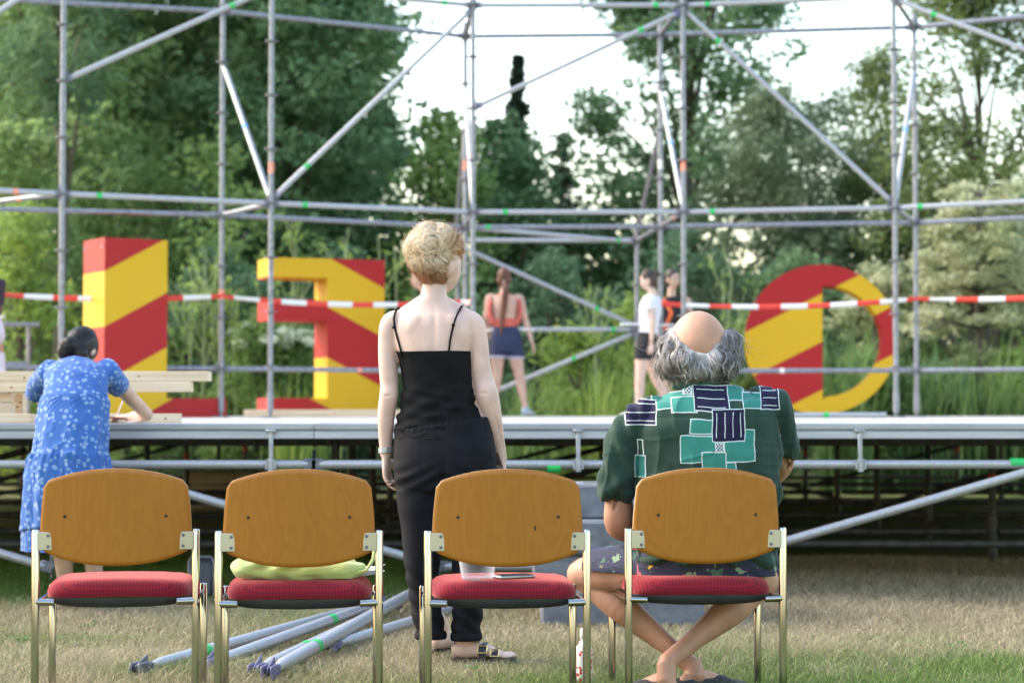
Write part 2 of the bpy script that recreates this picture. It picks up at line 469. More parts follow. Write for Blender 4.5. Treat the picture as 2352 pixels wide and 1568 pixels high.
# ================================================================== stage
st = thing('stage', 'low modular stage of light deck panels with an aluminium front edge', 'stage', (0, 17, 0))
BW = 2.07; X0, Y0, NB, ND = -7.245, 10.45, 7, 13
PD = 13.15 / ND
mb = MB(); mb.box((0, 0, -.025), (BW - .006, PD - .006, .05), None, .003)
panel_me = mesh_from('deck_panel', mb.v, mb.f); panel_me.materials.append(deck_m)
for i in range(NB):
    for j in range(ND):
        inst('deck_panel', panel_me, st, (X0 + BW * (i + .5), Y0 + PD * (j + .5) - 17, ZD - .002 * ((i * 3 + j) % 2)))
# front edge beam: profile in (y, z)
prof = [(-.002, 0), (-.030, 0), (-.034, -.006), (-.034, -.030), (-.022, -.034), (-.020, -.040), (-.034, -.044), (-.036, -.078), (-.030, -.083), (-.004, -.083)]
for i in range(NB):
    xa = X0 + BW * i + .002; xb = xa + BW - .004; V = []; n = len(prof)
    for x in (xa, xb):
        for y, z in prof: V.append((x, Y0 + y, ZD + .001 + z))
    F = [(k, (k + 1) % n, n + (k + 1) % n, n + k) for k in range(n)] + [tuple(range(n))[::-1], tuple(range(n, 2 * n))]
    obj('edge_beam', (V, F), alu, st, sm=20, origin=((xa + xb) / 2, Y0, ZD))
# substructure: posts, ledgers
SUB = st
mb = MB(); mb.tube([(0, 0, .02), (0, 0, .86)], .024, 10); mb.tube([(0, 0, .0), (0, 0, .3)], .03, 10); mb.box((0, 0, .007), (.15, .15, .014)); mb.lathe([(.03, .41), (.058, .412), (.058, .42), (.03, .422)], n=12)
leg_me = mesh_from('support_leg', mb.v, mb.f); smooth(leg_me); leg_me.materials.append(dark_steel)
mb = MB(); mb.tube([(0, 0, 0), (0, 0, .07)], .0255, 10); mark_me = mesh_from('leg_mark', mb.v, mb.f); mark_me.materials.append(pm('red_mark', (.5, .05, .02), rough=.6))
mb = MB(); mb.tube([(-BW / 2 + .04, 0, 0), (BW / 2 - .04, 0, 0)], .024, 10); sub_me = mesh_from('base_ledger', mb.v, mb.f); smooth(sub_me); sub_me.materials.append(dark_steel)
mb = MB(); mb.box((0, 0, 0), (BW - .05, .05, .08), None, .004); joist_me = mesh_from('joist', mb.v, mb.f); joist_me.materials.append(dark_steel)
rows = [11.7, 12.9, 14.89, 16.96, 19.03, 21.1, 23.17]
for j, y in enumerate(rows):
    for i in range(NB + 1):
        x = X0 + BW * i + (.05 if i == 0 else -.05 if i == NB else 0)
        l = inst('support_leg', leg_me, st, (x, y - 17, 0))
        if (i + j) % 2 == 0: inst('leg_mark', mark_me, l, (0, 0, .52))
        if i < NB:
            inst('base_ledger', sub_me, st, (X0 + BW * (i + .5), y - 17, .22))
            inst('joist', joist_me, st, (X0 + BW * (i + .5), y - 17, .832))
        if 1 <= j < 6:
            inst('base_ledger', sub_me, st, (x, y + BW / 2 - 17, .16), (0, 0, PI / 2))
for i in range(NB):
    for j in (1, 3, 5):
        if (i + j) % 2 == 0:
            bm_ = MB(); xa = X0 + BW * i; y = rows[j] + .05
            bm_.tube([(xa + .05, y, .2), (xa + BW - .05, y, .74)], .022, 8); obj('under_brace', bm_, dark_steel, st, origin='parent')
# front rail under the edge, with diagonals and hangers
zr_ = at(1176, 1066, 10.42).z
for i in range(NB):
    bar('front_rail', st, (X0 + BW * i, 10.42, zr_), (X0 + BW * (i + 1), 10.42, zr_), galv_new, [((.45), 'g')] if i % 2 == 1 else [], trim=.0)
band(st, at(1272, 1073, 10.42).xyz, (1, 0, 0), 'g', .07, TR * 1.12); band(st, at(2335, 1063, 10.42), (1, 0, 0), 'g', .07, TR * 1.12)
for (a, b) in (((2470, 1052), (1480, 1335)), ((190, 1065), (1010, 1300)), ((-700, 1065), (125, 1306))):
    pa = at(*a, 10.36); pb = at(*b, 10.36); bar('front_brace', st, pa, pb, galv_new, (), None, .02)
bar('front_rail', st, at(1000, 1300, 10.5), at(1420, 1303, 10.5), galv_new, (), None, .02)
for vx in (623, 1328, 1975):
    x = at(vx, 1000, 10.405).x; h = MB(); zt = at(vx, 986, 10.405).z
    h.box((x, 10.40, zt - .006), (.055, .03, .012), None, .002); h.box((x, 10.40, zt - .105), (.022, .012, .19), None, .003)
    h.box((x, 10.384, zr_ - .004), (.03, .012, .07), None, .003); h.box((x - .022, 10.392, zr_), (.01, .03, .05)); h.box((x + .022, 10.392, zr_), (.01, .03, .05))
    o = obj('hanger_bracket', h, alu, st, origin='parent')
    b_ = MB(); b_.tube([(x, 10.374, zr_ + .015), (x, 10.380, zr_ + .015)], .008, 6); obj('bolt', b_, galv_dark, o, origin='parent') if False else None
# ================================================================== big letters
def letter_mat(name, slope, width, off, red=(.38, .008, .011), yel=(.62, .37, .007)):
    m = bpy.data.materials.new(name); m.use_nodes = True; nt = m.node_tree; b = nt.nodes['Principled BSDF']
    tc = nt.nodes.new('ShaderNodeTexCoord'); sp = nt.nodes.new('ShaderNodeSeparateXYZ'); nt.links.new(tc.outputs['Object'], sp.inputs[0])
    v = mathn(nt, 'SUBTRACT', sp.outputs[2], mathn(nt, 'MULTIPLY', sp.outputs[0], slope))
    v = mathn(nt, 'FRACT', mathn(nt, 'DIVIDE', mathn(nt, 'ADD', v, off + 20 * width), 2 * width))
    f = mathn(nt, 'GREATER_THAN', v, .5)
    nz = nt.nodes.new('ShaderNodeTexNoise'); nz.inputs['Scale'].default_value = 5; nz.inputs['Detail'].default_value = 6
    nt.links.new(tc.outputs['Object'], nz.inputs[0])
    k = mathn(nt, 'MULTIPLY', nz.outputs[0], .5)
    r = mixn(nt, k, red, tuple(c * .8 for c in red)); y = mixn(nt, k, yel, tuple(c * .86 for c in yel))
    nt.links.new(mixn(nt, f, r, y), b.inputs['Base Color'])
    n2 = nt.nodes.new('ShaderNodeTexNoise'); n2.inputs['Scale'].default_value = 18; nt.links.new(tc.outputs['Object'], n2.inputs[0])
    nt.links.new(mathn(nt, 'ADD', mathn(nt, 'MULTIPLY', n2.outputs[0], .25), .42), b.inputs['Roughness'])
    b.inputs['Specular IOR Level'].default_value = .35
    return m
screw_m = pm('screw_steel', (.2, .2, .3), rough=.4, metal=.6)
LD = .55
# L : outline about its front-left corner, front at y=0
Lo = [(0, 0), (1.26, 0), (1.26, .185), (.635, .185), (.635, 1.70), (0, 1.70)]
p = at(238, 960, 18.75); rz = R(33)
l_ = thing('letter_block', 'boxy letter L with rising red and yellow stripes behind the writing girl in blue', 'letter', (p.x, p.y, ZD), rz, 'big striped letters')
mb = MB(); mb.prism(Lo, 0, LD)
obj('letter_body', mb, letter_mat('stripes_l', .54, .525, -.33), l_, sm=20)
for x_, y_ in ((-.004, .06), (-.004, LD - .05)):
    s_ = MB(); s_.tube([(.0, y_, 1.62), (-.008, y_, 1.62)], .016, 8); obj('screw', s_, screw_m, l_)
# E seen from behind: spine on the right
Eo = [(0, 0), (1.28, 0), (1.28, 1.70), (0, 1.70), (0, 1.49), (.64, 1.49), (.64, 1.255), (0, 1.255), (0, 1.03), (.64, 1.03), (.64, .2), (0, .2)]
p = at(617, 960, 21.2)
e_ = thing('letter_block', 'mirrored letter E with falling red and yellow stripes behind the scaffold', 'letter', (p.x, p.y, ZD), R(20), 'big striped letters')
mb = MB(); mb.prism(Eo, 0, LD)
obj('letter_body', mb, letter_mat('stripes_e', -.51, .54, -.965), e_, sm=20)
# round O with a D-shaped opening
p = at(1886, 955, 22.2); k = 22.2 / 4573.3
out_ = [(174 * k * math.cos(a), .86 + 172 * k * math.sin(a)) for a in np.linspace(0, 2 * PI, 72, endpoint=False)]
in_ = [(.02, .86 - 140 * k)] + [(.02 + 136 * k * math.sin(a), .86 - 4 * k - 128 * k * math.cos(a)) for a in np.linspace(.06, PI - .06, 28)] + [(.02, .86 + 122 * k)]
d_ = thing('letter_block', 'round striped letter with a D shaped opening, right of the seated man', 'letter', (p.x, p.y, ZD), R(-6.5), 'big striped letters')
mb = MB(); mb.prism(out_, 0, .5, [in_])
obj('letter_body', mb, letter_mat('stripes_d', .50, .535, -.29), d_, sm=30)

# ================================================================== barrier tape
def tape_mat():
    m = bpy.data.materials.new('barrier_tape'); m.use_nodes = True; nt = m.node_tree; b = nt.nodes['Principled BSDF']
    uv = nt.nodes.new('ShaderNodeUVMap'); sp = nt.nodes.new('ShaderNodeSeparateXYZ'); nt.links.new(uv.outputs[0], sp.inputs[0])
    f = mathn(nt, 'GREATER_THAN', mathn(nt, 'FRACT', mathn(nt, 'DIVIDE', sp.outputs[0], .50)), .46)
    nz = nt.nodes.new('ShaderNodeTexNoise'); nz.inputs['Scale'].default_value = 9
    k = mathn(nt, 'MULTIPLY', nz.outputs[0], .5)
    nt.links.new(mixn(nt, f, mixn(nt, k, (.72, .05, .03), (.6, .04, .02)), mixn(nt, k, (.78, .76, .76), (.66, .64, .66))), b.inputs['Base Color'])
    b.inputs['Roughness'].default_value = .4
    return m
TAPE = tape_mat()
def tape(name, pts, label, w=.055):
    pts = [Vector(p) for p in pts]; V = []; F = []; U = []; s = 0; prev = None; fine = []
    for a, b in zip(pts[:-1], pts[1:]):
        n = 24
        for i in range(n):
            t = i / n; q = a.lerp(b, t); q.z -= .05 * 4 * t * (1 - t) * ((b - a).length / 2.5) ** 2; fine.append(q)
    fine.append(pts[-1])
    for i, q in enumerate(fine):
        if prev is not None: s += (q - prev).length
        prev = q; tw = .5 * math.sin(s * 1.7) + .35 * math.sin(s * 4.1)
        up = Vector((0, math.sin(tw), math.cos(tw))) * w / 2
        for th in (-.0008, .0008):
            V += [q - up + Vector((0, th, 0)), q + up + Vector((0, th, 0))]
        U.append(s)
    for i in range(len(fine) - 1):
        o = i * 4; q = o + 4
        F += [(o, q, q + 1, o + 1), (o + 2, o + 3, q + 3, q + 2), (o + 1, q + 1, q + 3, o + 3), (o, o + 2, q + 2, q)]
    ob = obj(name, (V, F), TAPE, sm=180, origin='base')
    uvl = ob.data.uv_layers.new(name='UVMap')
    for lp in ob.data.loops: uvl.data[lp.index].uv = (U[lp.vertex_index // 4], 0)
    tag(ob, label, 'barrier tape'); return ob
yo = -.035
tape('barrier_tape', [(Q[1][0], Q[1][1] + yo, 2.13), (Q[2][0], Q[2][1] + yo, 2.11), (Q[3][0], Q[3][1] + yo, 2.13), (P[3][0] - .03, P[3][1] + .04, 2.05)],
     'red and white barrier tape stretched across in front of the letter E')
tape('barrier_tape', [(Q[4][0], Q[4][1] + yo, 2.10), (Q[5][0], Q[5][1] + yo, 2.13), (Q[6][0], Q[6][1] + yo, 2.2)],
     'red and white barrier tape stretched across the round letter on the right')

# ================================================================== step rail at far left, tube on the deck
o = thing('stair_rail', 'grey tube handrail beside the person at the left edge of the stage', 'handrail', (-4.6, 19.3, ZD))
a = at(90, 745, 19.2); b = at(-120, 745, 18.9); c = at(66, 745, 19.2)
m_ = MB(); m_.tube([a, b], .02, 10); obj('top_rail', m_, galv, o, origin='parent')
m_ = MB(); m_.tube([at(66, 835, 19.2) - Vector((.02, 0, 0)), at(-120, 835, 18.9)], .02, 10); obj('lower_rail', m_, galv, o, origin='parent')
m_ = MB(); m_.tube([(c.x, c.y, c.z - .02), (c.x, c.y, ZD)], .02, 10); m_.box((c.x, c.y, ZD + .006), (.1, .1, .012)); obj('post', m_, galv, o, origin='parent')
a = at(1690, 944, 18.0); b = at(2035, 944, 18.0); a.z = b.z = ZD + .026
m_ = MB(); m_.tube([a, b], .024, 12); o = obj('deck_tube', m_, galv_new, origin='base'); tag(o, 'grey steel tube lying flat on the deck below the round letter', 'tube')
band(o, a.lerp(b, .6), (1, 0, 0), 'g', .05)

# ================================================================== lumber on the stage, left
wood = pm('fresh_pine', (.54, .42, .29), rough=.7, scale=3, stretch=(.6, 14, 14), col2=(.66, .55, .41), detail=6, bump=.05, bscale=40)
wood_end = pm('pine_end', (.62, .47, .31), rough=.8, scale=30)
def beam(vx0, vx1, vy0, vy1, d, dep, label, rz=0.0, lean=0.0):
    a = at(vx0, vy0, d); b = at(vx1, vy1, d); m_ = MB(); L = b.x - a.x; H = a.z - b.z
    m_.box((0, 0, H / 2), (L, dep, H), None, .003)
    o = obj('timber_beam', m_, wood, None, sm=0, loc=((a.x + b.x) / 2, d + dep / 2, b.z), rot=(0, lean, rz))
    tag(o, label, 'timber', 'timber stacked on the stage'); return o
DB = 10.95
zb = at(0, 970, DB).z
def beam_z(vx0, vx1, z0, h, d, dep, label, rz=0.0):
    a = at(vx0, 950, d); b = at(vx1, 950, d); m_ = MB(); m_.box((0, 0, h / 2), (b.x - a.x, dep, h), None, .003)
    o = obj('timber_beam', m_, wood, None, sm=0, loc=((a.x + b.x) / 2, d + dep / 2, z0), rot=(0, 0, rz))
    tag(o, label, 'timber', 'timber stacked on the stage')
    for t in (.18, .47, .8):
        kn = MB(); x = (t - .5) * (b.x - a.x); zz = h * (.3 + .4 * ((t * 7.3 + h * 31) % 1))
        kn.tube([(x, -dep / 2 - .0006, zz), (x, -dep / 2 + .01, zz)], .007, 8); obj('knot', kn, pm('pine_knot', (.25, .13, .06), rough=.7), o)
    return o
H1 = .055
beam_z(-320, 68, ZD, .05, 10.6, .10, 'pale pine plank lying at the very front of the stage, lowest in the left pile', R(2))
beam_z(-300, 82, ZD, .046, 10.83, .10, 'pale pine plank lying flat just behind the lowest one at the left edge', R(-1.2))
beam_z(246, 414, ZD, .05, 11.0, .06, 'short pine plank on the deck right of the writing girl')
beam_z(-260, 28, ZD, .11, 11.1, .08, 'squared pine block supporting the timber pile at the left edge')
beam_z(28, 52, ZD, .165, 11.22, .10, 'end of a square pine post under the long beams at left')
beam_z(-330, 25, ZD + .112, .055, 11.12, .09, 'pale pine plank stacked on the squared block at the left edge')
beam_z(-340, 438, ZD + .170, .060, 11.05, .09, 'long pine beam, lower one of the two behind the writing girl', R(.3))
beam_z(-320, 478, ZD + .231, .053, 11.06, .13, 'long pine beam, topmost of the stack behind the writing girl', R(-.2))
beam_z(560, 1000, ZD, .075, 20.6, .05, 'long pale plank lying at the foot of the letter E')

# ================================================================== concrete blocks in front of the stage
conc = pm('concrete', (.15, .16, .185), rough=.9, var=.22, scale=14, bump=.25, bscale=120, detail=8)
def block(x0, x1, y0, z0, h, dep, label, rz=0):
    m_ = MB(); m_.box((0, 0, h / 2), (x1 - x0, dep, h), None, .012); 
    o = thing('concrete_block', label, 'block', ((x0 + x1) / 2, y0 + dep / 2, z0), rz, 'stacked concrete blocks')
    obj('block_body', m_, conc, o, sm=0)
    for sx in (-.22, .22):
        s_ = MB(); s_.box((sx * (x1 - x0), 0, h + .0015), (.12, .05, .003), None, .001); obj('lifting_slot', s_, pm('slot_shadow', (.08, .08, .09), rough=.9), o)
    return o
block(.135, .89, 9.26, 0, .165, .42, 'grey concrete block, lowest of the stack on the grass by the seated man')
block(.10, .86, 9.36, .165, .160, .42, 'grey concrete block, second from the bottom of the stack before the stage', R(-1.5))
block(.16, .92, 9.34, .325, .158, .42, 'grey concrete block, third from the bottom of the stack before the stage', R(1))
block(.20, .93, 9.50, .483, .165, .42, 'grey concrete block, topmost of the stack before the stage', R(-.6))

# ================================================================== loose tubes on the grass
def loose(a, b, z0, z1, label, hcol, bands, r=.024, flat=False):
    p0 = gnd(*a, .03); p1 = gnd(*b, .03); p0.z = z0; p1.z = z1; d = (p1 - p0).normalized()
    o = thing('loose_tube', label, 'tube', ((p0 + p1) / 2).xy.to_3d(), 0, 'scaffold tubes dumped on the grass')
    m_ = MB(); q0 = p0 + d * .05; q1 = p1 - d * .05
    V, F = tube_vf([q0, q0 + d * .02, q0 + d * .09, q1 - d * .09, q1 - d * .02, q1], [.014, .017, r, r, .017, .014], 16)
    m_.add(V, F); obj('tube_body', m_, galv_new, o, origin='parent')
    for q, s in ((p0, -1), (p1, 1)):
        rot = d.to_track_quat('X', 'Z').to_matrix(); h = MB()
        h.box(q + rot @ Vector((.0, 0, 0)), (.05, .046, .04), rot, .006)
        for sz in (-.5, .5): h.box(q + d * s * .055 + rot @ Vector((0, sz * .036, 0)), (.075, .013, .052), rot, .004)
        h.box(q + d * s * .035 + rot @ Vector((0, 0, .02)), (.10, .007, .026), rot @ Euler((0, .35 * s, 0)).to_matrix(), .002)
        obj('wedge_head', h, hcol, o, origin='parent')
    for t, k in bands:
        d2 = d; c = p0.lerp(p1, t); bb = MB(); bb.tube([c - d * .03, c + d * .03], r * 1.05, 16); obj('colour_band', bb, BAND[k], o, origin='parent')
    return o
loose((335, 1541), (835, 1402), .045, .05, 'longest grey steel tube of the loose pile, its dark head nearest chair legs', galv_dark, [(.22, 'g')])
loose((490, 1524), (862, 1405), .035, .07, 'grey steel tube lying second in the loose pile on the grass', purple, [(.68, 'g')])
loose((598, 1534), (905, 1398), .03, .05, 'grey steel tube in the middle of the loose pile on the grass', purple, [(.28, 'g')])
loose((628, 1550), (948, 1390), .05, .095, 'thick grey steel tube on top of the loose pile, green band near its purple head', purple, [(.24, 'g')], r=.027)
loose((770, 1478), (1042, 1402), .028, .04, 'grey steel tube of the loose pile lying behind the standing woman', purple, [])
# ---- board on the ground at right, case and boxes under the stage
m_ = MB(); a = gnd(1765, 1352); m_.box((0, 0, .012), (.46, .2, .02), None, .002)
p = gnd(1850, 1342); o = obj('loose_board', m_, pm('grey_board', (.42, .36, .31), rough=.8, stretch=(.5, 8, 8), scale=5), None, sm=0, loc=(p.x, p.y + .05, 0), rot=(R(2), R(-1), R(-14)))
tag(o, 'weathered flat board lying on the grass right of the seated man', 'board')
p = gnd(462, 1376); o = thing('grey_case', 'dark grey case with a bent tube handle between the two left chairs', 'case', (p.x, p.y, 0))
m_ = MB(); m_.box((0, .12, .11), (.13, .22, .20), None, .02); obj('case_body', m_, pm('case_plastic', (.07, .08, .10), rough=.5), o)
m_ = MB(); m_.tube([(-.065, 0, .0), (-.065, 0, .2), (-.05, 0, .225), (.05, 0, .225), (.068, 0, .2), (.07, 0, 0)], .008, 8); obj('handle', m_, galv, o)
for (vx, w, h, lab, mat_) in ((490, .34, .2, 'pale crate under the stage, left of the two behind the second chair', wood), (590, .3, .2, 'pale crate under the stage, right of the two behind the second chair', wood)):
    p = at(vx, 1130, 19.5); o = thing('crate', lab, 'crate', (p.x, p.y, 0), 0, 'crates under the stage')
    for kk in range(3):
        m_ = MB(); m_.box((0, 0, .1 + kk * .12), (w * 1.3, .3, .10), None, .004); obj('slat', m_, wood, o)
    m_ = MB(); m_.box((0, .02, .22), (w * 1.2, .24, .40), None, .004); obj('inner_box', m_, pm('crate_inner', (.3, .25, .2), rough=.8), o)
# ================================================================== vegetation
def leaf_mat(name, c1, c2, isl=.24, hue=.02, transl=.5, scale=.8, rough=.6):
    return pm(name, c1, rough=rough, col2=c2, scale=scale, island=isl, hue=hue, transl=transl, spec=.3, detail=2, mixlo=.4, mixhi=.6)
def leaf_quads(C, rng, ln, wd, up=.5, out=None):
    "diamond leaves: C centres (n,3)"
    n = len(C)
    nrm = rng.normal(size=(n, 3)); nrm[:, 2] = np.abs(nrm[:, 2]) + up
    if out is not None: nrm += out * .8
    nrm /= np.linalg.norm(nrm, axis=1)[:, None]
    a = rng.normal(size=(n, 3)); a -= nrm * (a * nrm).sum(1)[:, None]; a /= np.linalg.norm(a, axis=1)[:, None]
    b = np.cross(nrm, a)
    s = rng.uniform(.65, 1.25, n)[:, None]
    l = a * s * ln / 2; w = b * s * wd / 2
    V = np.empty((n, 4, 3)); V[:, 0] = C - l; V[:, 1] = C + w - l * .1 + nrm * ln * .06; V[:, 2] = C + l; V[:, 3] = C - w - l * .1 + nrm * ln * .06
    F = np.arange(4 * n).reshape(n, 4)
    return V.reshape(-1, 3), F
def clump_leaves(cent, rad, per, rng, flat=.75):
    "scatter leaf centres round clump centres"
    n = len(cent); N = n * per
    idx = np.repeat(np.arange(n), per)
    d = rng.normal(size=(N, 3)); d /= np.linalg.norm(d, axis=1)[:, None]
    r = rng.uniform(.15, 1, N) ** .5
    off = d * r[:, None] * rad[idx][:, None]; off[:, 2] *= flat
    return cent[idx] + off, d
bark = pm('bark', (.10, .08, .06), rough=.9, var=.35, scale=8, stretch=(3, 3, .6), bump=.5, bscale=20)
bark_grey = pm('grey_bark', (.17, .15, .13), rough=.9, var=.3, scale=8, stretch=(3, 3, .6), bump=.4, bscale=20)
def tree(name, label, x, y, h, rx, z0, mat, seed, nclump=90, per=60, crad=.5, ln=.16, wd=.09, trunk_r=.14, shape='round', group=None,
         barkm=None, cat='tree', flat=.75, ry=None, lim=16, bias=.55, gap=0.0, lean=0.0):
    rng = np.random.RandomState(seed); ry = ry or rx
    o = thing(name, label, cat, (x, y, 0), 0, group)
    H = h - z0
    C = []
    while len(C) < nclump:
        u = rng.uniform(0, 1); a = rng.uniform(0, 2 * PI)
        if shape == 'round': prof = math.sqrt(max(0, 1 - (2 * u - .92) ** 2 * .95))
        elif shape == 'tall': prof = (1 - u ** 3) * (.55 + .45 * min(1, u * 4))
        elif shape == 'cone': prof = (1 - u) ** .8 * (.75 + .25 * math.cos(u * 40)) + .03
        elif shape == 'spire': prof = (.015 + .15 * ((1 - u) / .38) ** .8 * (1 + .45 * math.sin(u * 75))) if u > .62 else .15 + .85 * (1 - u / .62) ** .75
        else: prof = 1
        rr = rng.uniform(0, 1) ** (1 - bias) * prof
        prof_n = noise.noise((math.cos(a) * 1.5 + seed, math.sin(a) * 1.5, u * 4)) * .35 + 1
        c = (rr * rx * math.cos(a) * prof_n + lean * u * H, rr * ry * math.sin(a) * prof_n, z0 + u * H)
        if gap and noise.noise((c[0] * .75 + seed * 3, c[1] * .75, c[2] * .75)) < gap - .35: continue
        C.append(c)
    C = np.array(C); rad = crad * rng.uniform(.6, 1.25, nclump)
    if shape in ('spire', 'cone'): rad *= np.clip((h - C[:, 2]) / (.45 * H), .24, 1) * rng.uniform(.5, 1.2, nclump)
    P, d = clump_leaves(C, rad, per, rng, flat)
    P = P[P[:, 2] > .05]; d = d[:len(P)]
    V, F = leaf_quads(P, rng, ln, wd, .4)
    me = np_mesh('crown', V, F); me.materials.append(mat)
    inst('crown', me, o)
    m_ = MB(); top = z0 + H * (.96 if shape in ('cone', 'spire') else .72); k = 7; pts = []; rd = []
    for i in range(k):
        t = i / (k - 1); pts.append((.12 * noise.noise((seed, t * 3, 0)) * rx * t + lean * t * top, .1 * noise.noise((seed, t * 3, 9)) * t, t * top - .03)); rd.append(trunk_r * (1 - t) ** .8 + .012)
    m_.tube(pts, rd, 8)
    order = rng.permutation(nclump)[:lim]
    for i in order:
        c = C[i]; t0 = min(.95, max(.12, (c[2] - .35 * abs(rng.normal()) * H * .4 - .5) / top)); j = int(t0 * (k - 1)); b = Vector(pts[j]); e = Vector(c)
        mid = b.lerp(e, .5) + Vector((0, 0, .12 * (e - b).length))
        m_.tube([b, mid, e], [rd[j] * .5 + .006, rd[j] * .3 + .006, .008], 5)
    obj('trunk', m_, barkm or bark, o, sm=180)
    return o
LG = 'trees behind the stage'
g_mid = leaf_mat('leaf_mid', (0.16, 0.26, 0.125), (0.215, 0.325, 0.155))
g_dark = leaf_mat('leaf_dark', (0.115, 0.2, 0.11), (0.15, 0.245, 0.13))
g_light = leaf_mat('leaf_light', (0.23, 0.335, 0.135), (0.29, 0.395, 0.16))
g_grey = leaf_mat('leaf_grey', (0.175, 0.235, 0.135), (0.23, 0.285, 0.165))
g_olive = leaf_mat('leaf_olive', (0.145, 0.2, 0.08), (0.19, 0.245, 0.09))
g_lime = leaf_mat('leaf_lime', (0.24, 0.34, 0.08), (0.3, 0.4, 0.1))
g_con = leaf_mat('needle', (.045, .068, .042), (.065, .09, .052), transl=.25)
g_fern = leaf_mat('leaf_fern', (0.19, 0.29, 0.085), (0.25, 0.35, 0.12))
cream = leaf_mat('leaf_cream', (.40, .43, .24), (.56, .57, .37), isl=.3)
# left mass
tree('broadleaf_tree', 'dark green tree filling the far left behind the first scaffold post', -8.6, 34, 12.5, 3.0, .6, g_light, 11, 330, 90, .66, .20, .12, .2, group=LG)
tree('broadleaf_tree', 'tall dark tree behind the gap between the first two scaffold posts', -5.6, 37.5, 14.5, 3.6, .6, g_mid, 12, 430, 100, .72, .22, .13, .24, group=LG)
tree('broadleaf_tree', 'big rounded green tree above the letter E with its right edge against the sky', -3.75, 34.5, 10.2, 2.15, .6, g_mid, 13, 340, 95, .58, .18, .105, .2, group=LG)
tree('broadleaf_tree', 'soft pale green tree at upper left, lightest of the left group', -6.9, 30.8, 6.6, 1.7, .8, g_light, 14, 120, 75, .5, .17, .075, .12, group=LG)
tree('broadleaf_tree', 'light green rounded tree behind the letter L', -4.6, 30.5, 5.2, 1.6, .4, g_fern, 15, 60, 80, .5, .15, .075, .12, group=LG)
tree('weeping_tree', 'dark hanging foliage at the top left corner', -6.5, 28.6, 8.3, .9, 5.4, g_dark, 16, 60, 60, .34, .26, .04, .1, shape='tall', group=LG, flat=1.6)
tree('broadleaf_tree', 'very tall green tree farthest back in the left group', -8.0, 42, 16, 4.6, .5, g_mid, 17, 420, 90, .95, .32, .2, .3, group=LG)
tree('broadleaf_tree', 'tall green tree farthest back above the letter E', -4.9, 43, 11.5, 2.6, .5, g_mid, 18, 330, 90, .8, .30, .18, .25, group=LG)
tree('broadleaf_tree', 'pale green tree filling the left behind the handrail', -7.6, 29.5, 5.2, 1.2, .4, g_light, 19, 90, 80, .45, .15, .07, .1, group=LG)
# centre
tree('broadleaf_tree', 'small light green tree just left of the middle scaffold posts', -1.15, 33.0, 5.9, 1.0, .6, g_fern, 21, 90, 65, .42, .15, .085, .1, group=LG)
tree('broadleaf_tree', 'dark leafy tree behind the standing woman', -.25, 36, 6.1, 1.5, .5, g_mid, 22, 190, 80, .5, .16, .09, .14, group=LG)
tree('spruce_tree', 'dark spruce with a narrow spire against the pale sky', .11, 38, 7.75, 1.55, .4, g_con, 23, 520, 60, .46, .13, .05, .14, shape='spire', group=LG, lim=40, bias=.45)
tree('spruce_tree', 'small distant spruce tip right of the dark spire', 1.12, 44, 7.1, 1.4, .6, g_con, 24, 240, 60, .46, .14, .05, .12, shape='cone', group=LG, lim=30)
tree('broadleaf_tree', 'dark low tree behind the girl in the coral top', 1.5, 36.5, 4.5, 1.6, .4, g_mid, 25, 150, 70, .48, .16, .09, .12, group=LG, gap=.22)
# right
tree('broadleaf_tree', 'tall airy tree with many sky gaps right of the spruce', 3.25, 36.5, 11.2, 2.0, 1.4, g_mid, 31, 400, 62, .45, .16, .10, .17, group=LG, gap=.31, lim=50, bias=.38)
tree('broadleaf_tree', 'dark low tree under the airy tall tree', 3.0, 38.5, 4.4, 1.7, .3, g_dark, 32, 120, 55, .43, .15, .09, .12, group=LG, gap=.32)
tree('broadleaf_tree', 'grey green fine leaved tree behind the sloping brace on the right', 4.35, 33.2, 6.3, 1.35, .5, g_grey, 33, 210, 95, .42, .13, .05, .12, group=LG)
tree('broadleaf_tree', 'thin loose tree with small sky gaps left of the last scaffold posts', 6.0, 36.5, 6.9, 1.5, .4, g_grey, 34, 250, 50, .46, .115, .055, .11, group=LG, gap=.25)
tree('broadleaf_tree', 'olive green airy tree at the right edge', 7.45, 31.5, 9.4, 1.7, .8, g_olive, 35, 420, 52, .42, .12, .065, .13, group=LG, gap=.3, shape='tall', lim=40)
tree('broadleaf_tree', 'olive green tree rising behind the last pair of scaffold posts', 6.35, 33.6, 7.9, 1.0, .6, g_olive, 36, 230, 52, .4, .115, .06, .11, group=LG, gap=.3, shape='tall', lim=30)
tree('broadleaf_tree', 'dark green low tree under the airy trees on the right', 5.6, 35, 4.4, 1.7, .3, g_dark, 37, 110, 65, .48, .15, .09, .11, group=LG)
tree('broadleaf_tree', 'dark green low tree at the far right edge', 8.6, 34.5, 5.0, 1.6, .3, g_mid, 38, 110, 65, .48, .15, .09, .11, group=LG)
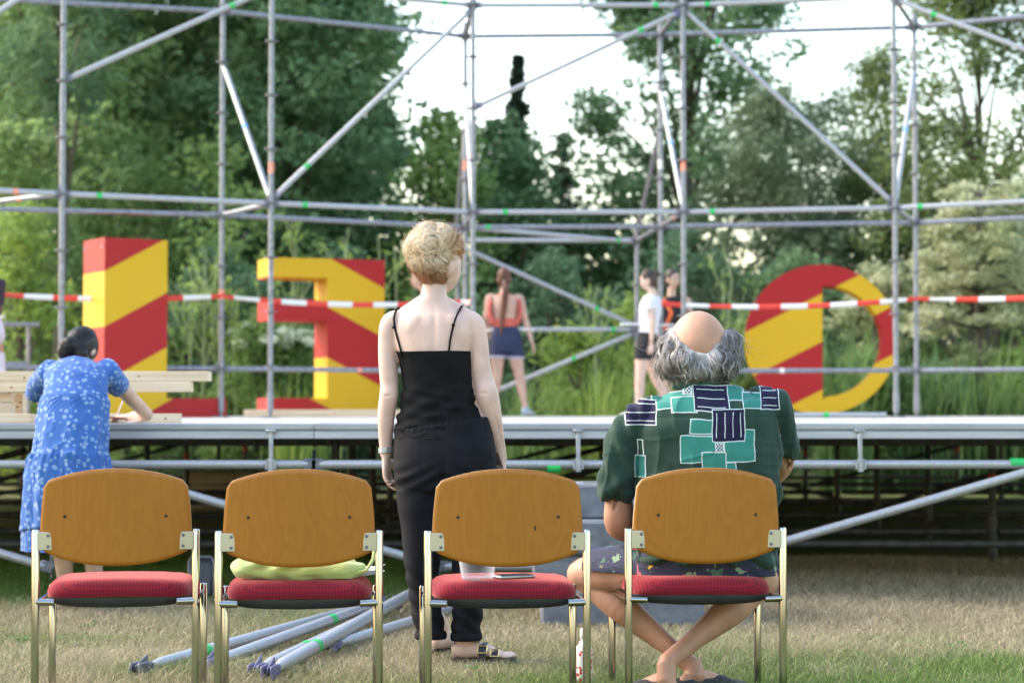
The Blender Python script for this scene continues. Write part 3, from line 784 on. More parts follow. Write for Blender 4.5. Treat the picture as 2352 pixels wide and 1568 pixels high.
# understorey shrubs
SG = 'shrubs behind the stage'
def shrub(name, label, x, y, h, r, mat, seed, n=40, per=70, ln=.12, wd=.06, crad=.33, cat='shrub', z0=.1, **kw):
    return tree(name, label, x, y, h, r, z0, mat, seed, n, per, crad, ln, wd, .035, group=SG, cat=cat, lim=14, bias=.45, **kw)
shrub('shrub', 'lime green bush at the left edge beside the handrail', -6.45, 26.2, 3.7, .8, g_lime, 41, 70, 70, .14, .05, .32, shape='tall')
shrub('shrub', 'mid green bush behind the handrail at left', -5.4, 27.5, 2.6, .9, g_fern, 42, 50)
shrub('shrub', 'dark bush behind the letter L', -4.3, 28.5, 3.2, 1.0, g_dark, 43, 60)
shrub('shrub', 'leafy fern green bush between the letters L and E', -3.35, 26.2, 2.15, .75, g_fern, 44, 60, 80, .13, .05)
shrub('flowering_shrub', 'fern green bush topped with white flowers behind the letter E', -2.95, 26.4, 1.95, .65, g_fern, 45, 60, 80, .13, .05)
shrub('shrub', 'dark green bush behind the letter E', -2.4, 29.2, 3.3, 1.1, g_dark, 46, 70)
shrub('shrub', 'mid green bush behind the woman in black', -.7, 28.2, 2.9, .9, g_mid, 47, 60)
shrub('shrub', 'bright yellow green bush behind the girl in the coral top', .9, 26.6, 2.0, .75, g_lime, 48, 60, 70, .15, .04)
shrub('shrub', 'bright green bush left of the girl in the white shirt', 1.75, 27.2, 2.5, .7, g_lime, 49, 60, 70, .15, .04, shape='tall')
shrub('shrub', 'dark green bush low behind the coral top girl', .55, 29.5, 3.3, 1.2, g_dark, 50, 70)
shrub('shrub', 'deep green bush behind the white shirt girl', 2.5, 29.5, 3.6, 1.1, g_dark, 51, 70)
shrub('shrub', 'mid green bush above the seated man', 3.3, 27.4, 2.2, .8, g_fern, 52, 55)
shrub('shrub', 'dark shrub behind the left half of the round letter', 4.1, 29.5, 3.3, 1.2, g_mid, 53, 70)
shrub('shrub', 'low green bush behind the opening of the round letter', 4.65, 26.0, 1.7, .7, g_fern, 54, 55)
shrub('shrub', 'low dark bush right of the round letter', 5.6, 26.2, 1.55, .8, g_mid, 55, 55)
shrub('shrub', 'low yellow green bush at the right edge behind the guard rail', 6.7, 26.3, 1.7, .8, g_lime, 56, 50, 60)
# white flower heads on the flowering shrub
fo = [o for o in bpy.data.objects if o.name == 'flowering_shrub'][0]
rng = np.random.RandomState(3)
C = np.column_stack([rng.normal(0, .36, 26), rng.normal(-.25, .25, 26), rng.uniform(1.85, 2.1, 26)])
P_, _ = clump_leaves(C, np.full(26, .13), 60, rng, .5); V, F = leaf_quads(P_, rng, .05, .04, .8)
me = np_mesh('flower_heads', V, F); me.materials.append(pm('white_petal', (.72, .74, .60), rough=.6, transl=.3)); inst('flower_heads', me, fo)
# variegated dogwood in tiers
def tiered(label, x, y, tiers, seed):
    rng = np.random.RandomState(seed); o = thing('dogwood_tree', label, 'tree', (x, y, 0), 0, 'cream dogwoods'); Cs = []; m_ = MB()
    m_.tube([(0, 0, -.03), (.05, 0, 1.2), (-.04, 0, 2.4), (0, 0, tiers[-1][0])], [.06, .05, .035, .015], 8)
    for z, r, n in tiers:
        for i in range(n):
            a = rng.uniform(0, 2 * PI); q = r * rng.uniform(.1, 1) ** .6
            c = (q * math.cos(a), q * math.sin(a), z + rng.normal(0, .10) - .16 * (q / r) ** 2 + .35 * noise.noise((math.cos(a) * 2, math.sin(a) * 2, z)))
            Cs.append(c)
            if i % 4 == 0: m_.tube([(0, 0, z - .15), (c[0] * .5, c[1] * .5, z - .05), c], [.018, .012, .005], 5)
    C = np.array(Cs); P_, d = clump_leaves(C, rng.uniform(.12, .24, len(C)), 60, rng, .42)
    V, F = leaf_quads(P_, rng, .095, .05, .8); me = np_mesh('crown', V, F); me.materials.append(cream); inst('crown', me, o)
    obj('trunk', m_, bark, o, sm=180)
tiered('cream leaved dogwood in flat tiers at the right edge', 6.35, 27.0, [(1.75, .7, 18), (2.25, 1.1, 40), (2.75, 1.0, 40), (3.25, 1.0, 40), (3.7, .8, 34), (4.05, .5, 16)], 5)
tiered('cream leaved dogwood branch tiers beside the round letter', 5.05, 27.6, [(1.9, .45, 12), (2.3, .65, 20), (2.7, .5, 16), (2.95, .3, 8)], 6)
# tall grass clumps
def reed(label, x, y, h, n, spread, mat, seed, cat='grass clump', w=.022, name='tall_grass'):
    rng = np.random.RandomState(seed); V = []; F = []
    for i in range(n):
        a = rng.uniform(0, 2 * PI); b0 = Vector((rng.normal(0, spread * .4), rng.normal(0, spread * .4), 0)); hh = h * rng.uniform(.6, 1.05)
        lean = rng.uniform(.05, .5) * hh; dx = Vector((math.cos(a), math.sin(a), 0)); sd = Vector((-dx.y, dx.x, 0)) * w / 2; k = 5; o0 = len(V)
        for j in range(k + 1):
            t = j / k; c = b0 + dx * lean * t ** 2.2 + Vector((0, 0, hh * (t - .28 * t ** 3 * lean / hh * 1.6)))
            ww = sd * (1 - t ** 2) + sd * .08; V += [c - ww, c + ww]
        F += [(o0 + 2 * j, o0 + 2 * j + 1, o0 + 2 * j + 3, o0 + 2 * j + 2) for j in range(k)]
    o = obj(name, (V, F), mat, None, sm=180, loc=(x, y, 0)); tag(o, label, cat, 'tall grasses behind the stage'); return o
g_reed = leaf_mat('reed_leaf', (.12, .20, .06), (.17, .27, .10), scale=2)
reed('arching green grass seen through the opening of the round letter', 4.2, 25.4, 2.6, 140, .5, g_reed, 61, w=.03)
reed('tall green grass right of the round letter', 5.25, 25.6, 2.1, 140, .6, g_reed, 62, w=.03)
reed('tall green grass under the cream dogwood', 6.0, 25.3, 2.2, 170, .7, g_reed, 63, w=.03)
reed('tall green grass at the right edge', 6.7, 25.1, 2.1, 150, .6, g_reed, 64, w=.03)
reed('yellow green grasses behind the coral top girl', 1.2, 25.0, 1.9, 170, .6, g_lime, 65)
reed('yellow green grasses beside the white shirt girl', 2.1, 25.3, 2.2, 150, .5, g_lime, 66)
reed('pale green grasses behind the standing woman', .2, 25.4, 1.7, 150, .7, g_fern, 67)
reed('pale green grasses between the letters L and E', -2.75, 25.1, 1.6, 130, .6, g_lime, 68)
# tall thin stems
stemm = pm('dry_stem', (.26, .30, .13), rough=.7, var=.2)
def stems(label, x, y, h, seed, br=7, mat=None):
    rng = np.random.RandomState(seed); m_ = MB(); pts = [(.12 * noise.noise((seed, t * 2, 0)) * h * t, 0, h * t) for t in (0, .3, .6, .85, 1)]
    m_.tube(pts, [.022, .02, .015, .010, .004], 6); L = []
    for i in range(br):
        t = rng.uniform(.35, .92); c = Vector((pts[2][0] * t, 0, h * t)); a = rng.uniform(0, 2 * PI); l = (1 - t) * h * .6 + .15
        e = c + Vector((math.cos(a) * l * .5, math.sin(a) * l * .5, l)); m_.tube([c, c.lerp(e, .5) + Vector((0, 0, -.03)), e], [.010, .008, .003], 5)
        for q in range(10): L.append(c.lerp(e, rng.uniform(.2, 1.05)) + Vector(rng.normal(0, .04, 3)))
    o = thing('tall_stem', label, 'plant', (x, y, 0), 0, 'tall bare stems behind the stage'); obj('stem', m_, stemm, o, sm=180)
    V, F = leaf_quads(np.array(L), rng, .14, .035, .2); me = np_mesh('leaves', V, F); me.materials.append(g_lime); inst('leaves', me, o)
for i, (vx, h, lab) in enumerate([(470, 3.0, 'forked yellow green stem left of the second scaffold post'), (503, 3.4, 'tall forked stem right behind the rear scaffold post'), (436, 2.7, 'thin leafy stem beside the letter L'), (545, 2.6, 'thin stem between the letters beside the rear post'),
      (655, 3.5, 'tall bare stem behind the letter E, leftmost of three'), (676, 3.3, 'tall bare stem behind the letter E, middle of three'), (800, 3.4, 'tall bare stem above the right of the letter E'), (868, 3.3, 'tall bare stem just right of the letter E top'), (905, 3.2, 'tall bare stem left of the blonde woman'),
      (1370, 2.6, 'leafy feathery stem left of the white shirt girl'), (1660, 3.2, 'bare pale stem above the seated man'), (285, 2.9, 'thin pale stem above the letter L')]):
    p = at(vx, 700, 26 + .2 * (i % 3)); stems(lab, p.x, p.y, h, 80 + i, 4 if 4 <= i <= 8 or i == 10 else 9)
# hedge band far behind so that no bare horizon shows
rng = np.random.RandomState(99)
C = np.column_stack([rng.uniform(-14, 14, 520), rng.uniform(46, 50, 520), rng.uniform(.2, 4.2, 520)])
P_, d = clump_leaves(C, np.full(520, .7), 55, rng, .8); V, F = leaf_quads(P_, rng, .26, .17, .4)
me = np_mesh('far_hedge', V, F); me.materials.append(g_dark); o = inst('far_hedge', me); tag(o, 'dark mass of distant woodland behind all the trees', 'woodland'); o['kind'] = 'stuff'
# ================================================================== lawn blades
rng = np.random.RandomState(5)
N = 290000
yy = 6.2 + 7.2 * rng.uniform(0, 1, N) ** 1.15; xx = rng.uniform(-1, 1, N) * (yy * .262 + .15)
hh = rng.uniform(.018, .055, N) * (1 + .5 * np.array(sinn(np.column_stack([xx, yy, yy * 0]), 2.5, 4)).clip(-.6, 1)); ww = rng.uniform(.002, .0042, N) * (1 + .06 * (yy - 6))
a = rng.uniform(0, 2 * PI, N); le = rng.uniform(.3, 1.6, N) * hh; dx = np.column_stack([np.cos(a), np.sin(a)]); b = rng.uniform(0, PI, N); sx = np.column_stack([np.cos(b), np.sin(b)])
base = np.column_stack([xx, yy, np.full(N, -.012)])
V = np.empty((N, 5, 3)); m1 = base.copy(); m1[:, :2] += dx * le[:, None] * .3; m1[:, 2] += hh * .6 + .008; tip = base.copy(); tip[:, :2] += dx * le[:, None]; tip[:, 2] += hh + .008
s3 = np.column_stack([sx * ww[:, None] / 2, np.zeros(N)])
V[:, 0] = base - s3; V[:, 1] = base + s3; V[:, 2] = m1 + s3 * .8; V[:, 3] = m1 - s3 * .8; V[:, 4] = tip
F4 = (np.arange(N) * 5)[:, None] + np.array([0, 1, 2, 3]); F3 = (np.arange(N) * 5)[:, None] + np.array([3, 2, 4])
me = bpy.data.meshes.new('lawn_grass'); Vf = V.reshape(-1, 3).astype(np.float32); me.vertices.add(len(Vf)); me.vertices.foreach_set('co', Vf.ravel())
li = np.concatenate([F4.ravel(), F3.ravel()]).astype(np.int32); me.loops.add(len(li)); me.loops.foreach_set('vertex_index', li)
me.polygons.add(2 * N); me.polygons.foreach_set('loop_start', np.concatenate([np.arange(N) * 4, N * 4 + np.arange(N) * 3]).astype(np.int32)); me.update(calc_edges=True)
gm = bpy.data.materials.new('grass_blade'); gm.use_nodes = True; nt = gm.node_tree; pb = nt.nodes['Principled BSDF']; pb.inputs['Roughness'].default_value = .7; pb.inputs['Specular IOR Level'].default_value = .2
tc = nt.nodes.new('ShaderNodeTexCoord'); nz = nt.nodes.new('ShaderNodeTexNoise'); nz.inputs['Scale'].default_value = 1.3; nz.inputs['Detail'].default_value = 5; nt.links.new(tc.outputs['Object'], nz.inputs[0])
ge = nt.nodes.new('ShaderNodeNewGeometry'); sx_ = nt.nodes.new('ShaderNodeSeparateXYZ'); nt.links.new(tc.outputs['Object'], sx_.inputs[0])
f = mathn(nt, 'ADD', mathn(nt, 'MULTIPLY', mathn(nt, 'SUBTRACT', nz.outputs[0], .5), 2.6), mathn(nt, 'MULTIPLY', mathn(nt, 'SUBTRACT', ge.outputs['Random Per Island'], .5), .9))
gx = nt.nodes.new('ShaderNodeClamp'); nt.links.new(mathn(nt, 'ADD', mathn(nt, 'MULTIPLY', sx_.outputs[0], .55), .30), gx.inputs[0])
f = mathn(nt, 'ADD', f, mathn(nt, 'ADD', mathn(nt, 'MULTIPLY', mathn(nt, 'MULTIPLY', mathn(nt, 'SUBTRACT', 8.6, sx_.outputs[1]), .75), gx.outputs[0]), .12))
gy = nt.nodes.new('ShaderNodeClamp'); nt.links.new(mathn(nt, 'MULTIPLY', mathn(nt, 'SUBTRACT', sx_.outputs[1], 10.1), 1.1), gy.inputs[0]); f = mathn(nt, 'ADD', f, mathn(nt, 'MULTIPLY', gy.outputs[0], 1.3));  # blades greener and darker under the stage front, its shade painted into the colour
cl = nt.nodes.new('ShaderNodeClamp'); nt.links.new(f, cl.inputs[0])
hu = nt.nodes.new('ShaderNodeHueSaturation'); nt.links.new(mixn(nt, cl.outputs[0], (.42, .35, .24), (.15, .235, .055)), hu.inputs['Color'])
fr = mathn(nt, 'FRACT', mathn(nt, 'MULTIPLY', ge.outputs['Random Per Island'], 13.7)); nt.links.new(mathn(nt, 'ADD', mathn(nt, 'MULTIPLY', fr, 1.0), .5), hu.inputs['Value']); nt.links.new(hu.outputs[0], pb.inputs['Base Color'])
tr_ = nt.nodes.new('ShaderNodeBsdfTranslucent'); nt.links.new(hu.outputs[0], tr_.inputs[0]); ms = nt.nodes.new('ShaderNodeMixShader'); ms.inputs[0].default_value = .3
nt.links.new(pb.outputs[0], ms.inputs[1]); nt.links.new(tr_.outputs[0], ms.inputs[2]); nt.links.new(ms.outputs[0], nt.nodes['Material Output'].inputs[0])
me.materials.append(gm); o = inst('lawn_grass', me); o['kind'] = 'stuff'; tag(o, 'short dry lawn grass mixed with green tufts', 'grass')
# broad-leaved weeds
def weed(p, s, seed, label):
    rng = np.random.RandomState(seed); V = []; F = []
    for i in range(9):
        a = rng.uniform(0, 2 * PI); l = s * rng.uniform(.6, 1.1); dx = Vector((math.cos(a), math.sin(a), 0)); sd = Vector((-dx.y, dx.x, 0)) * l * .28; e = rng.uniform(.3, .9); o0 = len(V)
        V += [Vector((0, 0, 0)), dx * l * .5 + sd + Vector((0, 0, l * e * .7)), dx * l + Vector((0, 0, l * e * .75)), dx * l * .5 - sd + Vector((0, 0, l * e * .7))]; F.append((o0, o0 + 1, o0 + 2, o0 + 3))
    o = obj('lawn_weed', (V, F), pm('weed_leaf', (.10, .22, .03), rough=.5, transl=.3, island=.3), None, sm=0, loc=(p.x, p.y, -.005)); tag(o, label, 'plant', 'weeds in the lawn')
for i, (vx, vy, s, lab) in enumerate([(855, 1510, .045, 'bright green weed in the grass left of the woman’s sandal'), (1075, 1545, .06, 'leafy green weed in the grass below the woman’s right sandal'), (50, 1475, .05, 'small weed in dry grass beside the left chair'), (205, 1440, .05, 'small weed under the left chair seat'), (330, 1450, .04, 'small weed in dry grass between front legs of the left chair'),
      (1900, 1400, .06, 'green weed tuft on the grass right of the last chair'), (1980, 1520, .07, 'broad green weed at the lower right'), (2200, 1490, .06, 'green weed low at the right edge of the lawn'), (2090, 1420, .05, 'small green weed on the dry patch at right')]):
    weed(gnd(vx, vy), s, 200 + i, lab)
# ================================================================== chairs
chrome = pm('chrome', (.38, .375, .36), rough=.09, metal=1.0, var=.05, scale=3)
def beech_mat():
    m = bpy.data.materials.new('beech_ply'); m.use_nodes = True; nt = m.node_tree; b = nt.nodes['Principled BSDF']; N = nt.nodes; L = nt.links
    tc = N.new('ShaderNodeTexCoord'); oi = N.new('ShaderNodeObjectInfo'); ad = N.new('ShaderNodeVectorMath'); ad.operation = 'ADD'
    cb = N.new('ShaderNodeCombineXYZ'); L.new(mathn(nt, 'MULTIPLY', oi.outputs['Random'], 9.0), cb.inputs[1]); L.new(mathn(nt, 'MULTIPLY', oi.outputs['Random'], .25), cb.inputs[0])
    L.new(tc.outputs['Object'], ad.inputs[0]); L.new(cb.outputs[0], ad.inputs[1])
    # cathedral figure: rings of stretched coordinates warped by noise
    m1 = N.new('ShaderNodeMapping'); m1.inputs['Scale'].default_value = (7, 1, 1.7); L.new(ad.outputs[0], m1.inputs[0])
    nz = N.new('ShaderNodeTexNoise'); nz.inputs['Scale'].default_value = 1.6; nz.inputs['Detail'].default_value = 2; L.new(m1.outputs[0], nz.inputs[0])
    w = mathn(nt, 'FRACT', mathn(nt, 'MULTIPLY', nz.outputs[0], 9.0)); w = mathn(nt, 'ABSOLUTE', mathn(nt, 'SUBTRACT', w, .5))
    m2 = N.new('ShaderNodeMapping'); m2.inputs['Scale'].default_value = (160, 20, 7); L.new(ad.outputs[0], m2.inputs[0])
    fl = N.new('ShaderNodeTexNoise'); fl.inputs['Scale'].default_value = 1.5; fl.inputs['Detail'].default_value = 4; L.new(m2.outputs[0], fl.inputs[0])
    m3 = N.new('ShaderNodeMapping'); m3.inputs['Scale'].default_value = (5, 1, 1); L.new(ad.outputs[0], m3.inputs[0])
    br = N.new('ShaderNodeTexNoise'); br.inputs['Scale'].default_value = 2.0; L.new(m3.outputs[0], br.inputs[0])
    c = mixn(nt, mathn(nt, 'MULTIPLY', w, 1.1), (.305, .108, .010), (.40, .150, .017))
    c = mixn(nt, mathn(nt, 'MULTIPLY', fl.outputs[0], .5), c, (.30, .112, .012))
    c = mixn(nt, mathn(nt, 'MULTIPLY', br.outputs[0], .35), c, (.42, .168, .022))
    L.new(c, b.inputs['Base Color']); b.inputs['Roughness'].default_value = .38; b.inputs['Specular IOR Level'].default_value = .4
    bp = N.new('ShaderNodeBump'); bp.inputs['Strength'].default_value = .06; bp.inputs['Distance'].default_value = .002; L.new(fl.outputs[0], bp.inputs['Height']); L.new(bp.outputs[0], b.inputs['Normal'])
    return m
beech = beech_mat()
ply_edge = pm('ply_edge', (.62, .44, .25), rough=.6, scale=20, stretch=(1, 60, 1))
def seat_mat():
    m = bpy.data.materials.new('seat_fabric'); m.use_nodes = True; nt = m.node_tree; b = nt.nodes['Principled BSDF']; N = nt.nodes; L = nt.links
    tc = N.new('ShaderNodeTexCoord'); mp = N.new('ShaderNodeMapping'); mp.inputs['Rotation'].default_value = (0, 0, R(45)); mp.inputs['Scale'].default_value = (1, 1, 1); L.new(tc.outputs['UV'], mp.inputs[0])
    ck = N.new('ShaderNodeTexChecker'); ck.inputs['Scale'].default_value = 125; L.new(mp.outputs[0], ck.inputs[0])
    nz = N.new('ShaderNodeTexNoise'); nz.inputs['Scale'].default_value = 300; L.new(tc.outputs['Object'], nz.inputs[0])
    n2 = N.new('ShaderNodeTexNoise'); n2.inputs['Scale'].default_value = 9; L.new(tc.outputs['Object'], n2.inputs[0])
    c = mixn(nt, ck.outputs[1], (.22, .010, .022), (.085, .005, .018)); c = mixn(nt, mathn(nt, 'MULTIPLY', nz.outputs[0], .5), c, (.26, .02, .035)); c = mixn(nt, mathn(nt, 'MULTIPLY', n2.outputs[0], .3), c, (.18, .009, .022))
    L.new(c, b.inputs['Base Color']); b.inputs['Roughness'].default_value = .95; b.inputs['Sheen Weight'].default_value = .55; b.inputs['Sheen Roughness'].default_value = .45; b.inputs['Sheen Tint'].default_value = (1, .35, .3, 1); b.inputs['Specular IOR Level'].default_value = .15
    bp = N.new('ShaderNodeBump'); bp.inputs['Strength'].default_value = .5; bp.inputs['Distance'].default_value = .002; L.new(ck.outputs[1], bp.inputs['Height']); L.new(bp.outputs[0], b.inputs['Normal'])
    return m
seat_m = seat_mat()
black_pl = pm('black_plastic', (.02, .022, .025), rough=.5, var=.2)
plate_m = pm('bracket_plate', (.52, .48, .38), rough=.35, metal=.7, var=.1)
hole_m = pm('dark_hole', (.03, .02, .015), rough=.9)
XP, YP = .264, .21
def back_y(x, z): return -YP - .004 - .030 * (1 - (x / .25) ** 2) - .05 * (z - .55)
def make_backrest():
    nu, nv, th = 36, 20, .012; V = []; F = []
    for side in (0, 1):
        for j in range(nv + 1):
            v = j / nv
            for i in range(nu + 1):
                u = -1 + 2 * i / nu; au = abs(u)
                zt = .807 - .044 * au ** 2.2; zb = .484 + .052 * au ** 2.4
                if au > .93: k = (au - .93) / .07; zt -= .018 * k ** 2; zb += .022 * k ** 2
                z = zb + (zt - zb) * v
                hw = .249 - .020 * max(0, (z - .60) / .2) ** 1.6 - .006 * max(0, (.54 - z) / .06) ** 2
                x = u * hw; V.append((x, back_y(x, z) + (th if side else 0), z))
    n = nu + 1; S = n * (nv + 1)
    for j in range(nv):
        for i in range(nu):
            a = j * n + i; F.append((a, a + 1, a + n + 1, a + n)); F.append((S + a, S + a + n, S + a + n + 1, S + a + 1))
    E = []
    for i in range(nu): E += [(i + 1, i, S + i, S + i + 1), (nv * n + i, nv * n + i + 1, S + nv * n + i + 1, S + nv * n + i)]
    for j in range(nv): E += [(j * n, j * n + n, S + j * n + n, S + j * n), (j * n + n + nu, j * n + nu, S + j * n + nu, S + j * n + n + nu)]
    me = mesh_from('backrest', V, F + E); me.materials.append(beech); me.materials.append(ply_edge)
    for k, p in enumerate(me.polygons):
        p.use_smooth = k < len(F); p.material_index = 0 if k < len(F) else 1
    return me
def make_cushion():
    n = 56; V = []; F = []; U = []
    prof = [(.0, .425), (.35, .428), (.62, .431), (.80, .431), (.90, .426), (.96, .415), (.995, .398), (1.0, .388), (.985, .376), (.94, .371), (.0, .371)]
    for r, z in prof:
        for i in range(n):
            a = 2 * PI * i / n; c, s = math.cos(a), math.sin(a); e = .36
            x = math.copysign(abs(c) ** e, c) * .247 * r; y = math.copysign(abs(s) ** e, s) * .212 * r
            dz = -.012 * (abs(x) / .25) ** 2 * 0 + .004 * math.cos(x * 9) - (.012 if y > .12 else 0) * max(0, (y - .12) / .09) + (.006 * (1 - r))
            if r < .02: x = .0005 * c; y = .0005 * s
            V.append((x * (1 - .04 * max(0, -y) / .2), y + .012, z + dz)); U.append((x, y - z * 1.0))
    for k in range(len(prof) - 1):
        for i in range(n):
            j = (i + 1) % n; F.append((k * n + i, (k + 1) * n + i, (k + 1) * n + j, k * n + j))
    me = mesh_from('seat_cushion', V, F); smooth(me, 180); uv = me.uv_layers.new(name='UVMap')
    for lp in me.loops: uv.data[lp.index].uv = U[lp.vertex_index]
    me.materials.append(seat_m); return me
def make_chair():
    t = thing('chair', 'x', 'chair')
    inst('backrest', make_backrest(), t); bk = t.children[0]
    for s in (-1, 1):
        h = MB(); x = s * .166; y = back_y(x, .648); h.tube([(x, y - .0012, .648), (x, y + .004, .648)], .0055, 10); obj('bolt_hole', h, hole_m, bk)
    inst('seat_cushion', make_cushion(), t)
    m_ = MB(); nn = 40; V = []; F = []
    for k, (r, z) in enumerate([(.99, .374), (.985, .362), (.90, .352), (.0, .345)]):
        for i in range(nn):
            a = 2 * PI * i / nn; c, s = math.cos(a), math.sin(a); x = math.copysign(abs(c) ** .4, c) * .243 * r; y = math.copysign(abs(s) ** .4, s) * .206 * r
            V.append((x, y + .012, z - (.012 * (1 - (x / .25) ** 2) if k else 0)))
    for k in range(3):
        for i in range(nn): j = (i + 1) % nn; F.append((k * nn + i, (k + 1) * nn + i, (k + 1) * nn + j, k * nn + j))
    obj('seat_pan', (V, F), black_pl, t, sm=60)
    for s in (-1, 1):
        m_ = MB(); m_.tube([(s * XP, -YP, 0), (s * XP, -YP, .595), (s * XP, -YP, .602), (s * XP, -YP, .604)], [.0135, .0135, .012, .006], 20); o = obj('leg', m_, chrome, t, sm=50)
        g_ = MB(); g_.tube([(s * XP, -YP, 0), (s * XP, -YP, .012)], .0155, 14); obj('leg_glide', g_, black_pl, o)
        m_ = MB(); m_.tube([(s * XP, YP, 0), (s * XP, YP, .380), (s * XP, YP, .386), (s * XP, YP, .388)], [.0135, .0135, .012, .006], 20); o = obj('leg', m_, chrome, t, sm=50)
        g_ = MB(); g_.tube([(s * XP, YP, 0), (s * XP, YP, .012)], .0155, 14); obj('leg_glide', g_, black_pl, o)
        m_ = MB(); m_.tube([(s * (XP - .004), -YP, .36), (s * (XP - .004), YP, .36)], .009, 10); obj('side_rail', m_, chrome, t, sm=50)
        m_ = MB(); m_.tube([(s * (XP - .005), -YP - .002, .364), (s * (XP - .062), -YP - .004, .362), (s * (XP - .066), -YP - .004, .362)], [.0125, .0115, .006], 12); obj('seat_support', m_, chrome, t, sm=50)
        m_ = MB(); m_.tube([(s * (XP - .005), YP, .36), (s * (XP - .05), YP, .36)], .010, 12); obj('seat_support', m_, chrome, t, sm=50)
        x = s * (XP - .031); m_ = MB(); m_.box((x, back_y(s * .235, .566) - .0035, .566), (.046, .004, .060), None, .0016); b = obj('bracket', m_, plate_m, t, sm=0)
        for dz in (-.018, .018):
            c_ = MB(); yy_ = back_y(s * .235, .566) - .006; c_.lathe([(.0058, 0), (.0052, .0022), (.002, .003)], n=10); q = obj('screw', c_, galv_dark, b, loc=(s * (XP - .042), yy_, .566 + dz), rot=(PI / 2, 0, 0))
    return t
chair0 = make_chair()
CH = [(-1.322, 6.67, 5.2, 'empty wooden backed chair with red seat, leftmost of the row'),
      (-.7035, 6.60, 5.0, 'wooden backed chair with red seat holding a green bag'),
      (-.0145, 6.62, 4.7, 'wooden backed chair with red seat holding a clear cup and a phone'),
      (.656, 6.76, 4.8, 'wooden backed chair the man in the patterned shirt sits on')]
CHP = []
for i, (x, d, a, lab) in enumerate(CH):
    o = chair0 if i == 0 else copy_tree(chair0)
    a = R(a); o.location = (x - math.sin(a) * YP, d + math.cos(a) * YP, 0); o.rotation_euler = (0, 0, a); o['label'] = lab; o['group'] = 'row of chairs'; CHP.append(o)
kn = MB(); yk_ = back_y(.088, .613); kn.add(*ellipsoid((.088, yk_ + .001, .613), (.0035, .0022, .011), 10, 8)); obj('wood_knot', kn, hole_m, [q for q in CHP[2].children if q.name.startswith('backrest')][0], sm=180)
def on_seat(i, lx, ly, z=.434):
    c = CHP[i]; a = c.rotation_euler[2]; return Vector((c.location.x + lx * math.cos(a) - ly * math.sin(a), c.location.y + lx * math.sin(a) + ly * math.cos(a), z))
# ---- green cloth bag
cloth_g = pm('lime_cotton', (.42, .52, .20), rough=.9, var=.1, scale=9, bump=.15, bscale=220, sheen=.2)
c = on_seat(1, .005, -.05)
me = fuse([ellipsoid(c + Vector((-.02, 0, .032)), (.195, .125, .052)), ellipsoid(c + Vector((.09, -.01, .028)), (.13, .10, .046)), ellipsoid(c + Vector((-.13, -.02, .035)), (.105, .09, .046)), ellipsoid(c + Vector((-.17, -.03, .045)), (.055, .05, .030)), ellipsoid(c + Vector((.0, .04, .05)), (.13, .08, .052))], .006, 5, 'cloth_bag')
V = get_co(me); n = get_no(me); w = sinn(V * np.array([1, 1, 2.2]), 42, 3) * .005 + sinn(V * np.array([.5, 1, 2]), 90, 4) * .0028
V = V + n * w[:, None]; V[:, 2] = np.maximum(V[:, 2], .437 + .0015 * sinn(V, 60, 5)); set_co(me, V)
bag = thing('cloth_bag', 'crumpled lime green cloth bag squeezed on the second chair seat', 'bag', c); me.materials.append(cloth_g); obj('bag_body', me, None, bag, origin='parent')
m_ = MB(); q = c + Vector((.13, -.03, .03)); m_.tube([q + Vector((0, 0, .01)), q + Vector((.05, -.035, -.012)), q + Vector((.095, -.03, .0)), q + Vector((.115, 0, .035)), q + Vector((.118, .02, .075)), q + Vector((.09, .05, .09))], .006, 8); obj('strap', m_, cloth_g, bag, origin='parent', sm=180)
m_ = MB(); m_.add(*ellipsoid(c + Vector((.155, .0, .038)), (.034, .034, .034), 20, 12)); obj('round_bundle', m_, pm('pale_ball', (.66, .66, .36), rough=.9, bump=.3, bscale=200), bag, origin='parent', sm=180)
paper = pm('paper', (.78, .78, .80), rough=.8, var=.04)
def sheet(name, p, w, h, rz, label, curl=.01, tilt=0.0):
    V = []; F = []; k = 7
    for s_ in (0, .0012):
        for j in range(k):
            for i in range(k):
                u, v = i / (k - 1) - .5, j / (k - 1) - .5; V.append((u * w, v * h, s_ + curl * (u * u * 3 + .7 * v ** 2 + .6 * math.sin(u * 5 + v * 3) * .3)))
    for j in range(k - 1):
        for i in range(k - 1): a = j * k + i; F += [(a, a + k, a + k + 1, a + 1), (49 + a, 49 + a + 1, 49 + a + k + 1, 49 + a + k)]
    z0 = min(v[2] for v in V); V = [(x, y, z - z0) for x, y, z in V]
    o = obj(name, (V, F), paper, None, sm=180, loc=p, rot=(tilt, 0, rz)); tag(o, label, 'paper'); return o
sheet('paper_sheet', on_seat(1, .205, .03, .440), .15, .21, R(8), 'white paper sheets sticking out beside the green bag', .014)
sheet('paper_sheet', on_seat(1, .215, .00, .450), .12, .20, R(-6), 'folded white paper on top of the sheets beside the green bag', .02)
